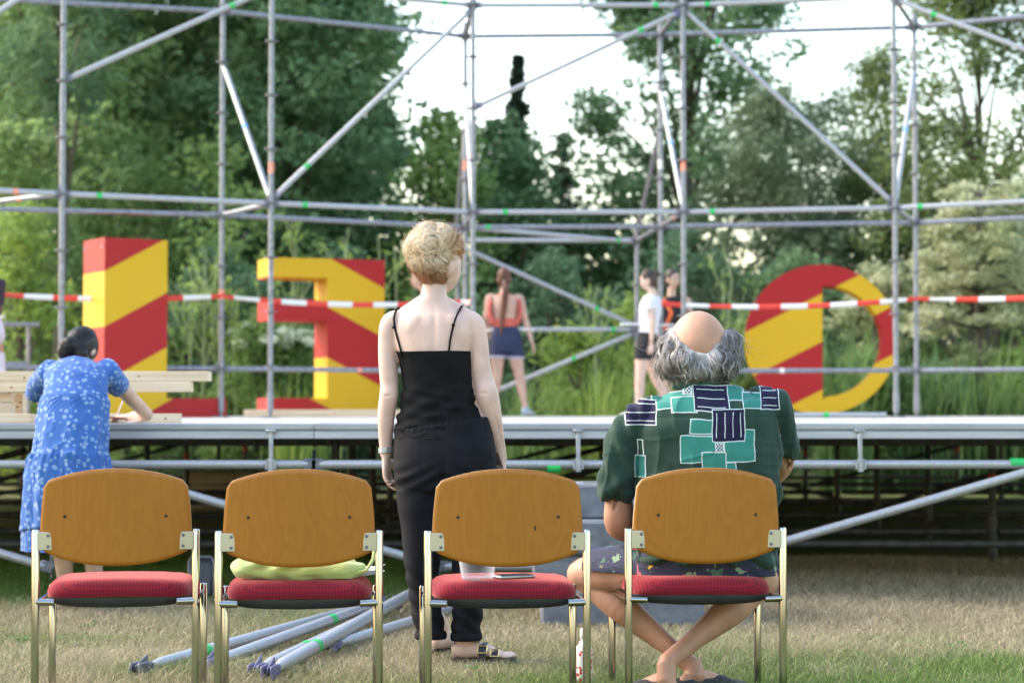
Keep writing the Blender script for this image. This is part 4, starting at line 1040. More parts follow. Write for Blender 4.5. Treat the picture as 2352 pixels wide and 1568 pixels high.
# ---- cup and phone on the third chair
def clear_plastic(name, tint):
    m = bpy.data.materials.new(name); m.use_nodes = True; nt = m.node_tree; b = nt.nodes['Principled BSDF']
    nz = nt.nodes.new('ShaderNodeTexNoise'); nz.inputs['Scale'].default_value = 20
    nt.links.new(mixn(nt, mathn(nt, 'MULTIPLY', nz.outputs[0], .3), tint, tuple(c * .94 for c in tint)), b.inputs['Base Color'])
    b.inputs['Roughness'].default_value = .12
    tp = nt.nodes.new('ShaderNodeBsdfTransparent'); tp.inputs[0].default_value = (.93, .95, .98, 1)
    lw = nt.nodes.new('ShaderNodeLayerWeight'); lw.inputs[0].default_value = .28; ms = nt.nodes.new('ShaderNodeMixShader')
    nt.links.new(mathn(nt, 'ADD', mathn(nt, 'MULTIPLY', lw.outputs['Facing'], .5), .04), ms.inputs[0]); nt.links.new(tp.outputs[0], ms.inputs[1]); nt.links.new(b.outputs[0], ms.inputs[2]); nt.links.new(ms.outputs[0], nt.nodes['Material Output'].inputs[0]); return m
m_ = MB(); m_.lathe([(.0, .002), (.049, 0), (.054, .006), (.062, .06), (.070, .125), (.0715, .128), (.070, .130), (.0685, .126), (.0605, .06), (.052, .009), (.0, .006)], n=36, cap=False)
p = on_seat(2, -.095, -.13, .434); o = obj('plastic_cup', m_, clear_plastic('cup_plastic', (.93, .95, .99)), None, sm=60, loc=p); tag(o, 'clear plastic cup standing on the red seat of the third chair', 'cup')
p = on_seat(2, .028, -.10, .436); o = thing('phone', 'dark smartphone with silver rim lying on the third chair seat', 'phone', p, R(-62))
m_ = MB(); m_.box((0, 0, .006), (.072, .135, .010), None, .004); obj('phone_body', m_, pm('phone_rim', (.5, .48, .46), rough=.3, metal=.8), o, sm=0)
m_ = MB(); m_.box((0, 0, .0115), (.066, .126, .0014), None, .0004); obj('screen', m_, pm('phone_glass', (.012, .012, .014), rough=.08), o, sm=0)
# ---- bottle on the grass
def bottle_mat():
    m = bpy.data.materials.new('flowered_bottle'); m.use_nodes = True; nt = m.node_tree; b = nt.nodes['Principled BSDF']
    tc = nt.nodes.new('ShaderNodeTexCoord'); v = nt.nodes.new('ShaderNodeTexVoronoi'); v.inputs['Scale'].default_value = 62; nt.links.new(tc.outputs['Object'], v.inputs[0])
    n2 = nt.nodes.new('ShaderNodeTexNoise'); n2.inputs['Scale'].default_value = 150; nt.links.new(tc.outputs['Object'], n2.inputs[0])
    f = mathn(nt, 'LESS_THAN', mathn(nt, 'ADD', v.outputs['Distance'], mathn(nt, 'MULTIPLY', n2.outputs[0], .35)), .56)
    nt.links.new(mixn(nt, f, (.74, .72, .70), (.50, .02, .02)), b.inputs['Base Color']); b.inputs['Roughness'].default_value = .3; return m
p = gnd(1341, 1578); o = thing('drink_bottle', 'white bottle with red flower print on the grass between the right chairs', 'bottle', (p.x, p.y, 0))
m_ = MB(); m_.lathe([(.0, 0), (.030, 0), (.033, .004), (.033, .125), (.028, .145), (.018, .160), (.013, .168), (.013, .178)], n=24, cap=False); obj('bottle_body', m_, bottle_mat(), o)
m_ = MB(); m_.lathe([(.014, .176), (.0145, .178), (.0145, .208), (.012, .212), (0, .212)], n=20, cap=False); obj('cap', m_, pm('bottle_cap', (.7, .7, .72), rough=.3, metal=.4), o)
# ================================================================== people
def skin(name, c): return pm(name, c, rough=.5, var=.10, scale=14, bump=.04, bscale=350, spec=.35, sss=.08, detail=5)
skin_pale = skin('pale_skin', (.62, .43, .36)); skin_tan = skin('tanned_skin', (.44, .235, .155)); skin_mid = skin('light_skin', (.54, .36, .28)); skin_rosy = skin('rosy_skin', (.56, .35, .28))
def norm(v): v = Vector(v); return v.normalized()
def head_vf(c, M, w=.076, dp=.097, h=.117):
    "head shape, +Y of M is the face"
    n, m = 40, 28; V = []; F = []
    for i in range(1, m):
        ph = PI * i / m
        for j in range(n):
            t = 2 * PI * j / n; x, y, z = math.sin(ph) * math.cos(t), math.sin(ph) * math.sin(t), math.cos(ph)
            X, Y, Z = x, y, z
            if z < 0:
                X *= 1 - .34 * (-z) ** 1.4
                if y < 0: Y *= 1 - .42 * (-z)
                else: Y += .07 * (-z)
            if y > 0:
                Y += .17 * math.exp(-(x / .13) ** 2 - ((z + .17) / .17) ** 2) + .05 * math.exp(-(x / .3) ** 2 - ((z + .55) / .09) ** 2) + .06 * math.exp(-(x / .3) ** 2 - ((z + .86) / .12) ** 2)
                Y -= .07 * math.exp(-((abs(x) - .36) / .17) ** 2 - ((z - .03) / .10) ** 2)
            V.append(Vector(c) + M @ Vector((X * w, Y * dp, Z * h)))
    for i in range(m - 2):
        for j in range(n): q = (j + 1) % n; F.append((i * n + j, (i + 1) * n + j, (i + 1) * n + q, i * n + q))
    F.append(tuple(range(n))); F.append(tuple((m - 2) * n + j for j in range(n))[::-1])
    return V, F
def ears(c, M, w=.076, dp=.097, h=.117):
    return [ellipsoid(Vector(c) + M @ Vector((s * w * .99, -.08 * dp, -.06 * h)), (.011, .020, .032), 14, 10, M @ Euler((.15, 0, -s * .35)).to_matrix()) for s in (-1, 1)]
def face_parts(parent, c, M, lipc=(.42, .14, .13), w=.076, dp=.097, h=.117):
    c = Vector(c)
    for s in (-1, 1):
        e = MB(); e.add(*ellipsoid(c + M @ Vector((s * .36 * w, .84 * dp, .03 * h)), (.013, .008, .0075), 12, 8, M)); o = obj('eye', e, pm('eye_white', (.6, .58, .55), rough=.2), parent, origin='parent', sm=180)
        e = MB(); e.add(*ellipsoid(c + M @ Vector((s * .36 * w, .90 * dp, .03 * h)), (.006, .005, .006), 10, 8, M)); obj('iris', e, pm('iris', (.03, .02, .015), rough=.2), o, origin='parent', sm=180)
        e = MB(); e.tube([c + M @ Vector((s * a * w, b * dp, zz * h)) for a, b, zz in ((.15, .97, .19), (.38, .92, .24), (.58, .78, .18))], [.003, .004, .002], 6); obj('eyebrow', e, pm('brow', (.05, .03, .02), rough=.8), parent, origin='parent', sm=180)
    e = MB(); e.add(*ellipsoid(c + M @ Vector((0, .985 * dp, -.55 * h)), (.022, .008, .008), 14, 8, M)); obj('mouth', e, pm('lips', lipc, rough=.4), parent, origin='parent', sm=180)
def hand(w, d, nrm, th, s=1.0, curl=.35, fr=.0082):
    w = Vector(w); d = norm(d); th = norm(Vector(th) - d * d.dot(Vector(th))); nrm = norm(Vector(nrm) - d * d.dot(Vector(nrm)) - th * th.dot(Vector(nrm)))
    P = []
    def row(p, a, b): return (*p, a, b)
    P.append(loft([row(w - d * .03 * s, .025 * s, .019 * s), row(w + d * .01 * s, .027 * s, .017 * s), row(w + d * .05 * s, .039 * s, .015 * s), row(w + d * .088 * s, .038 * s, .012 * s)], ref=th, n=18, m=12))
    for i, (off, ln) in enumerate(((.031, .070), (.0105, .079), (-.0105, .073), (-.030, .056))):
        p = w + d * (.078 - .006 * abs(i - 1.2)) * s + th * off * s; rows_ = [row(p, fr * s * 1.1, fr * s * 1.1)]; ang = curl * .4
        dd = norm(d + th * off * 2.2)
        for k, (f, ra) in enumerate(((.45, 1.02), (.30, .95), (.25, .75))):
            q = dd * math.cos(ang) + nrm * math.sin(ang); p = p + q * ln * f * s; rows_.append(row(p, fr * s * ra, fr * s * ra)); ang += curl * (1.0 + .12 * i)
        P.append(loft(rows_, ref=th, n=10, m=10, cap=(.5, .8)))
    p = w + d * .022 * s + th * .026 * s; q = norm(d * .75 + th * .6 + nrm * .35); r1 = [row(p - q * .01, .013 * s, .013 * s), row(p + q * .03 * s, .0115 * s, .0115 * s)]
    p2 = p + q * .03 * s; q2 = norm(q + d * .5 + nrm * .3); r1 += [row(p2 + q2 * .028 * s, .0098 * s, .0098 * s), row(p2 + q2 * .05 * s, .0078 * s, .0078 * s)]
    P.append(loft(r1, ref=nrm, n=10, m=10, cap=(.5, .8)))
    return P
def foot(heel, d, L=.24, w=.044, toes=False, lift=0.0):
    heel = Vector(heel); d = norm(Vector((d[0], d[1], 0))); sd = Vector((-d.y, d.x, 0)); z = Vector((0, 0, 1)); P = []
    def r(t, h, a, b): return (*(heel + d * L * t + z * (h + lift)), a, b)
    P.append(loft([r(.04, .030, .024, .028), r(.16, .036, .030, .036), r(.36, .036, .032, .036), r(.58, .028, .040, .026), r(.76, .017, .045, .016), r(.86 if toes else .94, .012, .042, .011)], ref=sd, n=20, m=24, cap=(.7, .8)))
    P.append(loft([(*(heel + d * L * .22 + z * (.05 + lift)), .028, .034), (*(heel + d * L * .2 + z * (.10 + lift)), .028, .033)], ref=sd, n=16, m=6))
    if toes:
        for i, (o_, l_, r_) in enumerate(((.030, 1.0, .0125), (.010, .985, .0085), (-.007, .96, .008), (-.022, .925, .0078), (-.035, .88, .0072))):
            P.append(loft([(*(heel + d * L * .76 + sd * o_ * .9 + z * (.013 + lift)), r_, r_), (*(heel + d * L * l_ * .93 + sd * o_ + z * (.013 + lift)), r_ * 1.05, r_), (*(heel + d * L * l_ + sd * o_ + z * (.009 + lift)), r_ * .8, r_ * .8)], ref=sd, n=10, m=8, cap=(.5, .8)))
    return P
def sole(parent, name, heel, d, L, mat, z0=0.0, th=.012, w=.05):
    heel = Vector(heel); d = norm(Vector((d[0], d[1], 0))); sd = Vector((-d.y, d.x, 0)); V = []; F = []; k = 20
    for z in (z0, z0 + th):
        for sgn in (1, -1):
            for i in range(k):
                t = i / (k - 1); t_ = t if sgn > 0 else 1 - t
                hw = w * (.62 + .38 * math.sin((t_ - .25) * 2.4)) * math.sqrt(max(.02, 1 - abs(2 * t_ - 1) ** 6)); V.append(heel + d * (L * (t_ * 1.06 - .03)) + sd * hw * sgn + Vector((0, 0, z)))
    n = 2 * k; F = [tuple(range(n))[::-1], tuple(range(n, 2 * n))] + [(i, (i + 1) % n, n + (i + 1) % n, n + i) for i in range(n)]
    return obj(name, (V, F), mat, parent, origin='parent', sm=30)
def strands(me, n, dirf, rng, step=.012, k=9, w=.0011, lift=.004, fly=.15, sel=None, start_off=.0, taper=True):
    "hair ribbons following the surface of mesh me; dirf(p, normal) -> flow direction"
    bvh = BVHTree.FromPolygons([v.co for v in me.vertices], [tuple(p.vertices) for p in me.polygons])
    vs_ = me.vertices; V = []; F = []; N = len(vs_); made = 0; tries = 0
    while made < n and tries < n * 6:
        tries += 1; v = vs_[rng.randint(N)]; p = v.co.copy(); nn = v.normal.copy()
        if sel and not sel(p, nn): continue
        made += 1; lf = lift * rng.uniform(.3, 1.3); out = fly * (rng.uniform() ** 5) * 1.0; ph = rng.uniform(0, 6); jit = Vector(rng.normal(0, .35, 3)); kk = max(4, int(k * rng.uniform(.6, 1.3))); o0 = len(V); d_prev = None
        for i in range(kk + 1):
            d = Vector(dirf(p, nn)) + jit * .5 + Vector((math.sin(ph + i * .9), math.cos(ph * 1.3 + i * .8), math.sin(ph * 2 + i * .7))) * .25
            d = d - nn * d.dot(nn)
            if d.length < 1e-6: break
            d.normalize(); off = lf * (.4 + .6 * math.sin(PI * min(1, i / kk * .9 + .1))) + out * (i / kk) ** 1.5 * .25
            c = p + nn * (off + start_off); side = d.cross(nn).normalized(); side = (side + nn * rng.uniform(-.5, .5)).normalized() * (w / 2 * ((1 - (i / kk) ** 2) * .85 + .15))
            V += [c - side, c + side]
            q = p + d * step; h = bvh.find_nearest(q)
            if h[0] is None: break
            p, nn = h[0], h[1]
        m = (len(V) - o0) // 2; F += [(o0 + 2 * i, o0 + 2 * i + 1, o0 + 2 * i + 3, o0 + 2 * i + 2) for i in range(m - 1)]
    return V, F
def hair_mat(name, c1, c2, rough=.45, isl=.25): return pm(name, c1, rough=rough, col2=c2, scale=9, island=isl, detail=3, spec=.4, transl=.12)
def basis(fwd, up=(0, 0, 1)):
    f = norm(fwd); r = f.cross(Vector(up)).normalized(); u = r.cross(f); return Matrix((r, f, u)).transposed()

# ---------------------------------------------------------------- standing woman in black
WD = 7.91
def W(vx, vy, dy=0.0): return at(vx, vy, WD + dy)
S = 1 / 578.0
def wrow(cx, vy, hw, dep, dy=0): return (*W(cx, vy, dy), hw * S, dep)
TW = [wrow(1024, 1100, 108, .115), wrow(1022, 1045, 114, .125, -.01), wrow(1014, 985, 104, .11), wrow(1009, 945, 90, .098), wrow(1006, 905, 82, .09), wrow(1004, 870, 78, .09), wrow(1000, 830, 81, .095),
      wrow(995, 790, 91, .098), wrow(993, 755, 95, .09), wrow(993, 728, 84, .075, .01), wrow(994, 706, 56, .056, .015), wrow(996, 690, 34, .050, .02), wrow(997, 670, 29, .050, .03), wrow(1000, 640, 28, .05, .05)]
def arm(rows_, n=20, m=None): return loft([(*W(x, y, dy), r * S, r * S * .98) for x, y, r, dy in rows_], ref=(1, 0, 0), n=n, m=m)
LA = [(925, 738, 30, .01), (899, 744, 26, .0), (892, 785, 23.5, 0), (892, 840, 22.5, .0), (894, 885, 21, -.005), (893, 908, 21.5, -.01), (888, 945, 20.5, .0), (886, 990, 17.5, .015), (886, 1028, 14.5, .025), (887, 1045, 14, .03)]
RA = [(1062, 736, 30, .01), (1087, 744, 26, 0), (1098, 785, 23.5, 0), (1102, 830, 23.5, 0), (1110, 875, 25, 0), (1118, 904, 26.5, -.01), (1127, 940, 24, 0), (1138, 990, 18.5, .02), (1148, 1036, 14.5, .04), (1151, 1055, 14, .045)]
hy = R(-52); HM = Euler((R(-4), R(3), hy)).to_matrix()
hc = W(1010, 612, .05)
hl = gnd(996, 1505); hr = gnd(1040, 1523); dl = Vector((.62, .78, 0)); dr = Vector((1, -.10, 0))
legs_w = [loft([(*W(970, 1090), .075, .085), (*W(969, 1205), .062, .07), (*W(970, 1307), .05, .055), (*W(978, 1392), .042, .048), (hl.x + dl.x * .05, hl.y + dl.y * .05, .11), (hl.x + dl.x * .05, hl.y + dl.y * .05, .07)] if False else
          [(*W(970, 1090), .075, .085), (*W(969, 1205), .062, .07), (*W(970, 1307), .05, .055), (*W(980, 1392), .045, .05), (hl.x + dl.x * .05, hl.y + dl.y * .05, .12, .030, .034), (hl.x + dl.x * .05, hl.y + dl.y * .05, .075, .028, .033)], n=20),
          loft([(*W(1074, 1090), .075, .085), (*W(1078, 1205), .060, .07), (*W(1077, 1307), .048, .055), (*W(1075, 1392), .045, .05), (hr.x + dr.x * .05, hr.y, .12, .034, .030), (hr.x + dr.x * .05, hr.y, .075, .033, .028)], n=20)]
parts = [loft(TW, n=36, m=60, sup=2.15), arm(LA), arm(RA)] + legs_w
parts += [head_vf(hc, HM, .074, .094, .112)] + ears(hc, HM, .074, .094, .112)
# shoulder blades, trapezius
parts += [ellipsoid(W(955, 770, -.055), (.055, .03, .085), rot=Euler((.1, .15, 0)).to_matrix()), ellipsoid(W(1040, 770, -.055), (.055, .03, .085), rot=Euler((.1, -.15, 0)).to_matrix())]
parts += [loft([(*W(975, 685, .03), .02, .03), (*W(930, 714, .02), .02, .03), (*W(898, 733, .01), .02, .03)], ref=(0, 0, 1), n=14, m=12), loft([(*W(1022, 690, .03), .02, .03), (*W(1060, 712, .02), .02, .03), (*W(1090, 731, .01), .02, .03)], ref=(0, 0, 1), n=14, m=12)]
parts += hand(W(887, 1045, .03), (.04, .12, -1), (.75, -.35, .1), (.25, .95, 0), 1.0, .38) + hand(W(1151, 1055, .045), (.10, .10, -1), (-.8, -.2, 0), (-.2, .95, 0), 1.0, .35)
parts += foot(hl, dl, .235, toes=True, lift=.022) + foot(hr, dr, .245, toes=True, lift=.022)
wm = fuse(parts, .0042, 5, 'body')
V = get_co(wm); n_ = get_no(wm)          # elbow creases and the spine furrow
def dent(V, n_, p, r, k): d = ((V - np.array(p)) / np.array(r)); return V - n_ * (k * np.exp(-(d ** 2).sum(1)))[:, None]
for (vx, vy, dy) in ((890, 909, -.035), (1112, 903, -.05)): V = dent(V, n_, W(vx, vy, dy), (.013, .03, .004), .005)
sp = W(997, 770, -.09); V = dent(V, n_, sp, (.012, .06, .12), .006); set_co(wm, V)
woman = thing('person', 'standing woman with messy blonde updo in black camisole and trousers, seen from behind', 'person', (W(1010, 1500).x, WD, 0))
wm.materials.append(skin_pale); wbody = obj('body', wm, None, woman, origin='parent')
blackc = pm('black_jersey', (.0055, .0055, .0065), rough=.85, var=.3, scale=20, bump=.12, bscale=260, spec=.18)
blackt = pm('black_trouser', (.006, .006, .0095), rough=.8, var=.3, scale=14, bump=.15, bscale=300, spec=.2)
def grow(rows_, a, b): return [(*r[:3], r[3] + a, r[4] + b) for r in rows_]
# camisole
cr = [wrow(1021, 1010, 115, .128, -.005), wrow(1016, 985, 110, .116), wrow(1009, 945, 93, .103), wrow(1006, 905, 84.5, .096), wrow(1004, 870, 81, .096), wrow(1000, 830, 84, .101), wrow(996, 808, 88, .104)]
Vc, Fc = loft(cr, n=72, m=56, sup=2.15, cap=(.02, .02), tdir=(.02, 0, 1))
cam_me = mesh_from('camisole', Vc, Fc); V = get_co(cam_me); n_ = get_no(cam_me); z = V[:, 2]; z945 = W(1009, 945).z; z870 = W(1004, 870).z
w = np.clip((z870 - z) / .10, 0, 1) * np.clip((z - W(0, 1000).z) / .02, .3, 1)
fold = np.sin((z * 150 + V[:, 0] * 28 + sinn(V, 14, 2) * 2.2)) * .0035 + np.sin(z * 90 - V[:, 0] * 40 + sinn(V, 9, 5) * 2) * .0035
V = V + n_ * (fold * w)[:, None]
top = z > W(0, 822).z; V[top, 2] += (.004 * np.sin((V[top, 0] - W(1000, 0).x) * 9) + .001) * np.clip((V[top, 2] - W(0, 826).z) / .02, 0, 1)
hem = z < W(0, 985).z; V[hem, 2] += .006 * np.sin(V[hem, 0] * 38 + 1)
set_co(cam_me, V); smooth(cam_me, 60); cam_me.materials.append(blackc); cami = obj('camisole', cam_me, None, woman, origin='parent')
bvh_w = BVHTree.FromPolygons([Vector(p) for p in get_co(wm) + np.array(wloc(woman))], [tuple(p.vertices) for p in wm.polygons])
def on_body(vx, vy, off=.004, d0=WD - 1):
    a = at(vx, vy, d0); h = bvh_w.ray_cast(a, (a - Vector((0, 0, CAMZ))).normalized())
    return (h[0] + h[1] * off) if h[0] else W(vx, vy)
for pts in (((925, 820), (921, 800), (913, 772), (908, 752), (905, 730), (908, 718), (913, 711), (917, 708)), ((1031, 806), (1033, 785), (1037, 765), (1041, 747), (1046, 732), (1052, 718), (1058, 708), (1061, 704))):
    q = [on_body(x, y) for x, y in pts]; m_ = MB()
    m_.tube(q, .0042, 6); s_ = obj('strap', m_, blackc, cami, origin='parent', sm=180)
    m_ = MB(); m_.box(on_body(*pts[3], .007), (.013, .007, .011), None, .002); obj('slider', m_, blackc, cami, origin='parent', sm=0)
# trousers
tr = [loft([wrow(1014, 972, 108, .116), wrow(1018, 1000, 113, .124), wrow(1022, 1045, 118, .137, -.008), wrow(1023, 1085, 117, .137, -.012), wrow(1023, 1120, 108, .12), wrow(1022, 1150, 70, .09)], n=40, m=36, cap=(.05, .6), sup=2.3),
      loft([(*W(970, 1075), 63 * S, .115), (*W(968, 1150), 56 * S, .105), (*W(969, 1205), 49 * S, .095), (*W(970, 1307), 40 * S, .078), (*W(979, 1392), 35 * S, .066), (*W(988, 1440), 33 * S, .062), (*W(989, 1462), 33 * S, .062)], n=32, m=44, cap=(.3, .02)),
      loft([(*W(1077, 1075), 62 * S, .115), (*W(1080, 1150), 55 * S, .105), (*W(1079, 1205), 48 * S, .095), (*W(1077, 1307), 38 * S, .078), (*W(1075, 1392), 35 * S, .066), (*W(1071, 1440), 34 * S, .062), (*W(1070, 1465), 34 * S, .062)], n=32, m=44, cap=(.3, .02))]
tm = fuse(tr, .005, 3, 'trousers'); V = get_co(tm); n_ = get_no(tm); z = V[:, 2]
cx = W(1022, 1080); br_ = np.exp(-((z - W(0, 1100).z) / .05) ** 2)                     # creases under the seat and behind knees
f = np.sin(z * 110 + np.abs(V[:, 0] - cx.x) * 55 + sinn(V, 8, 1) * 2.5) * .0035 * br_ + np.sin(z * 75 + V[:, 0] * 60 + sinn(V, 9, 6) * 2.5) * .003 * np.clip((W(0, 1250).z - z) / .1, 0, 1) + sinn(V, 25, 9) * .0012
f -= .010 * np.exp(-((V[:, 0] - cx.x) / .012) ** 2) * np.exp(-((z - W(0, 1100).z) / .07) ** 2) * (n_[:, 1] < 0)
wb = z > W(0, 992).z; f[wb] += np.sin(V[wb, 0] * 240) * .0012
set_co(tm, V + n_ * f[:, None]); tm.materials.append(blackt); trousers = obj('trousers', tm, None, woman, origin='parent'); tuck(wbody, [cami, trousers])
for (vx, vy) in ((989, 1455), (1070, 1458)):
    c = W(vx, vy); m_ = MB(); V = []; F = []; n, k = 40, 10
    for i in range(n):
        a = 2 * PI * i / n
        for j in range(k): b = 2 * PI * j / k; rr = 1 + .03 * math.sin(a * 3 + vx); V.append(c + Vector(((34.5 * S * rr + .004 * math.cos(b)) * math.cos(a), (.0635 * rr + .004 * math.cos(b)) * math.sin(a), .015 * math.sin(b) - .004)))
    F = [(i * k + j, ((i + 1) % n) * k + j, ((i + 1) % n) * k + (j + 1) % k, i * k + (j + 1) % k) for i in range(n) for j in range(k)]
    obj('rolled_cuff', (V, F), blackt, trousers, origin='parent', sm=180)
# watch
c = W(886, 1033, .026); V = []; F = []; n = 32
for i in range(n):
    a = 2 * PI * i / n
    for (r_, z_) in ((.0265, -.010), (.0285, -.010), (.0285, .010), (.0265, .010)): V.append(c + Vector((r_ * math.cos(a), r_ * math.sin(a), z_ + .002 * math.cos(a))))
F = [(i * 4 + j, ((i + 1) % n) * 4 + j, ((i + 1) % n) * 4 + (j + 1) % 4, i * 4 + (j + 1) % 4) for i in range(n) for j in range(4)]
wt = obj('watch_strap', (V, F), pm('grey_silicone', (.42, .42, .43), rough=.6), woman, origin='parent', sm=30)
m_ = MB(); m_.box(c + Vector((.012, -.028, 0)), (.024, .008, .024), Euler((0, 0, .4)).to_matrix(), .003); obj('watch_case', m_, pm('watch_case', (.3, .3, .31), rough=.35, metal=.5), wt, origin='parent', sm=0)
# sandals
sand = pm('black_leather', (.012, .012, .013), rough=.55, var=.2); gold = pm('gold_buckle', (.75, .55, .22), rough=.25, metal=.9)
for heel, d, L in ((hl, dl, .235), (hr, dr, .245)):
    so = sole(woman, 'sandal', heel, d, L, sand, .004, .020, .048); d = norm(d); sd = Vector((-d.y, d.x, 0))
    for t, hh, ww in ((.50, .066, .030), (.70, .046, .026)):
        V = []; F = []; n = 18
        for i in range(n + 1):
            a = PI * i / n; ct = heel + d * L * t + sd * (.053 * math.cos(a)) + Vector((0, 0, .016 + hh * math.sin(a) ** .8))
            o_ = (sd * math.cos(a) + Vector((0, 0, math.sin(a)))) * .003
            for q in (-.5, .5): V += [ct + d * ww * q, ct + d * ww * q + o_]
        F = []
        for i in range(n):
            a = i * 4; b = a + 4; F += [(a, a + 2, b + 2, b), (a + 1, b + 1, b + 3, a + 3), (a, b, b + 1, a + 1), (a + 2, a + 3, b + 3, b + 2)]
        obj('sandal_strap', (V, F), sand, so, origin='parent', sm=60)
        bc = heel + d * L * t - sd * .044 + Vector((0, 0, .018 + hh * .62)); ax = (sd * -.75 + Vector((0, 0, .66))).normalized(); up = ax.cross(d).normalized(); m_ = MB()
        cor = [bc + ax * .006 + d * a_ * .5 * (ww + .006) + up * b_ * .017 for a_, b_ in ((-1, -1), (1, -1), (1, 1), (-1, 1))]
        for i in range(4): m_.tube([cor[i], cor[(i + 1) % 4]], .0026, 6)
        obj('buckle', m_, gold, so, origin='parent')
# hair
def hs(vx, vy, r, dy=.05, rz=None, ry=None): return ellipsoid(W(vx, vy, dy), (r * S, (ry or r) * S, (rz or r) * S), 24, 14)
hp = [hs(1000, 584, 52, .045, 48, 46), hs(980, 566, 45, -.005, 38, 44), hs(1010, 552, 42, .03, 34, 44), hs(956, 576, 24, .0, 30, 30), hs(984, 604, 44, .005, 36, 42), hs(994, 622, 37, .02, 32, 32), hs(998, 642, 26, .025, 18, 25), hs(1030, 570, 30, .06, 32, 44), hs(1046, 566, 15, .11, 24, 18), hs(966, 548, 24, -.01, 22), hs(984, 538, 30, -.005, 22), hs(1022, 536, 22, .02, 18), hs(990, 534, 22, .0, 16)]
hm = fuse(hp, .006, 9, 'hair'); V = get_co(hm); n_ = get_no(hm); V = V + n_ * (sinn(V, 45, 3) * .006 + sinn(V, 120, 8) * .002)[:, None]; set_co(hm, V)
def blonde_mat():
    m = bpy.data.materials.new('blonde_hair'); m.use_nodes = True; nt = m.node_tree; b = nt.nodes['Principled BSDF']; N = nt.nodes; L = nt.links
    ca = N.new('ShaderNodeVertexColor'); ca.layer_name = 'tint'; ge = N.new('ShaderNodeNewGeometry'); h = N.new('ShaderNodeHueSaturation')
    L.new(ca.outputs[0], h.inputs['Color']); L.new(mathn(nt, 'ADD', mathn(nt, 'MULTIPLY', ge.outputs['Random Per Island'], .7), .6), h.inputs['Value']); L.new(h.outputs[0], b.inputs['Base Color'])
    b.inputs['Roughness'].default_value = .5; t = N.new('ShaderNodeBsdfTranslucent'); L.new(h.outputs[0], t.inputs[0]); ms = N.new('ShaderNodeMixShader'); ms.inputs[0].default_value = .2
    L.new(b.outputs[0], ms.inputs[1]); L.new(t.outputs[0], ms.inputs[2]); L.new(ms.outputs[0], N['Material Output'].inputs[0]); return m
blonde = blonde_mat()
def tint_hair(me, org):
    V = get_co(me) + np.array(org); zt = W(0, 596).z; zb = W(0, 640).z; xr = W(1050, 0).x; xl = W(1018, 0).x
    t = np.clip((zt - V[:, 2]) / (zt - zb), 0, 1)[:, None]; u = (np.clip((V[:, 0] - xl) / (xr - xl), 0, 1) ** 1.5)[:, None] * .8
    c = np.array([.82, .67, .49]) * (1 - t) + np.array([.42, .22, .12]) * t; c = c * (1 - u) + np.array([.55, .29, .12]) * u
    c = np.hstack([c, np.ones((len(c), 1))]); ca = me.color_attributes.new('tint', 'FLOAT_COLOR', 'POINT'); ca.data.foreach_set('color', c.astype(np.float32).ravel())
bun = W(990, 560, -.01); rng = np.random.RandomState(12)
def flow_w(p, n):
    d = bun - p; sw = Vector((0, -1, 0)).cross(d); r = d.length
    return d.normalized() * (1 if r > .06 else .2) + sw.normalized() * (.35 if r > .06 else 1.0)
SV, SF = strands(hm, 2600, flow_w, rng, .013, 9, .0014, .006, .10); LV, LF = strands(hm, 520, flow_w, rng, .014, 11, .0055, .008, .12)
def flow_f(p, n): return Vector((rng.normal(), rng.normal(), rng.normal())) + (bun - p).normalized() * .5
FV, FF = strands(hm, 520, flow_f, rng, .012, 8, .0010, .018, .42)
low = W(0, 640).z
def flow_d(p, n): return Vector((rng.normal() * .6, -.1, -1))
GV, GF = strands(hm, 160, flow_d, rng, .011, 7, .0008, .006, .3, sel=lambda p, n: p.z < low)
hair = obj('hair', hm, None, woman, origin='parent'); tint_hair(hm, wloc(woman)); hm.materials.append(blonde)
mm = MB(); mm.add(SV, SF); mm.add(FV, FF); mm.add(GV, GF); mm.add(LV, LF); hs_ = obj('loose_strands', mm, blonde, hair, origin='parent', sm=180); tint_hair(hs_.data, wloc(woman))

# ---------------------------------------------------------------- seated man in patterned shirt
MD = 6.97; SM = 1 / (4573.3 / MD)
def Mx(vx, vy, dy=0.0): return at(vx, vy, MD + dy)
def mrow(cx, vy, hw, dep, dy=0): return (*Mx(cx, vy, dy), hw * SM, dep)
man = thing('person', 'balding man with grey hair in a green patterned shirt sitting on the right chair', 'person', (Mx(1620, 1000).x, MD, 0))
HMm = Euler((R(14), R(-3), R(8))).to_matrix(); mh = Mx(1604, 802, .03)
kn_l = Mx(1338, 1318, .27); kn_r = Mx(1752, 1335, .27); hip_l = Mx(1560, 1305, -.0); hip_r = Mx(1690, 1305, 0)
an_r = at(1530, 1522, 6.96); an_l = at(1594, 1532, 7.06)
parts = [loft([mrow(1622, 1325, 140, .12), mrow(1622, 1250, 140, .115), mrow(1624, 1150, 145, .13), mrow(1622, 1050, 150, .13), mrow(1618, 980, 138, .118), mrow(1613, 940, 118, .092), mrow(1608, 905, 74, .068), mrow(1606, 872, 50, .06, .01), mrow(1604, 830, 45, .06, .02)], n=36, m=44, sup=2.3),
         head_vf(mh, HMm, .105, .118, .136)] + ears(mh, HMm, .105, .118, .136)
def marm(rows_): return loft([(*Mx(x, y, dy), r * SM, r * SM) for x, y, r, dy in rows_], n=20)
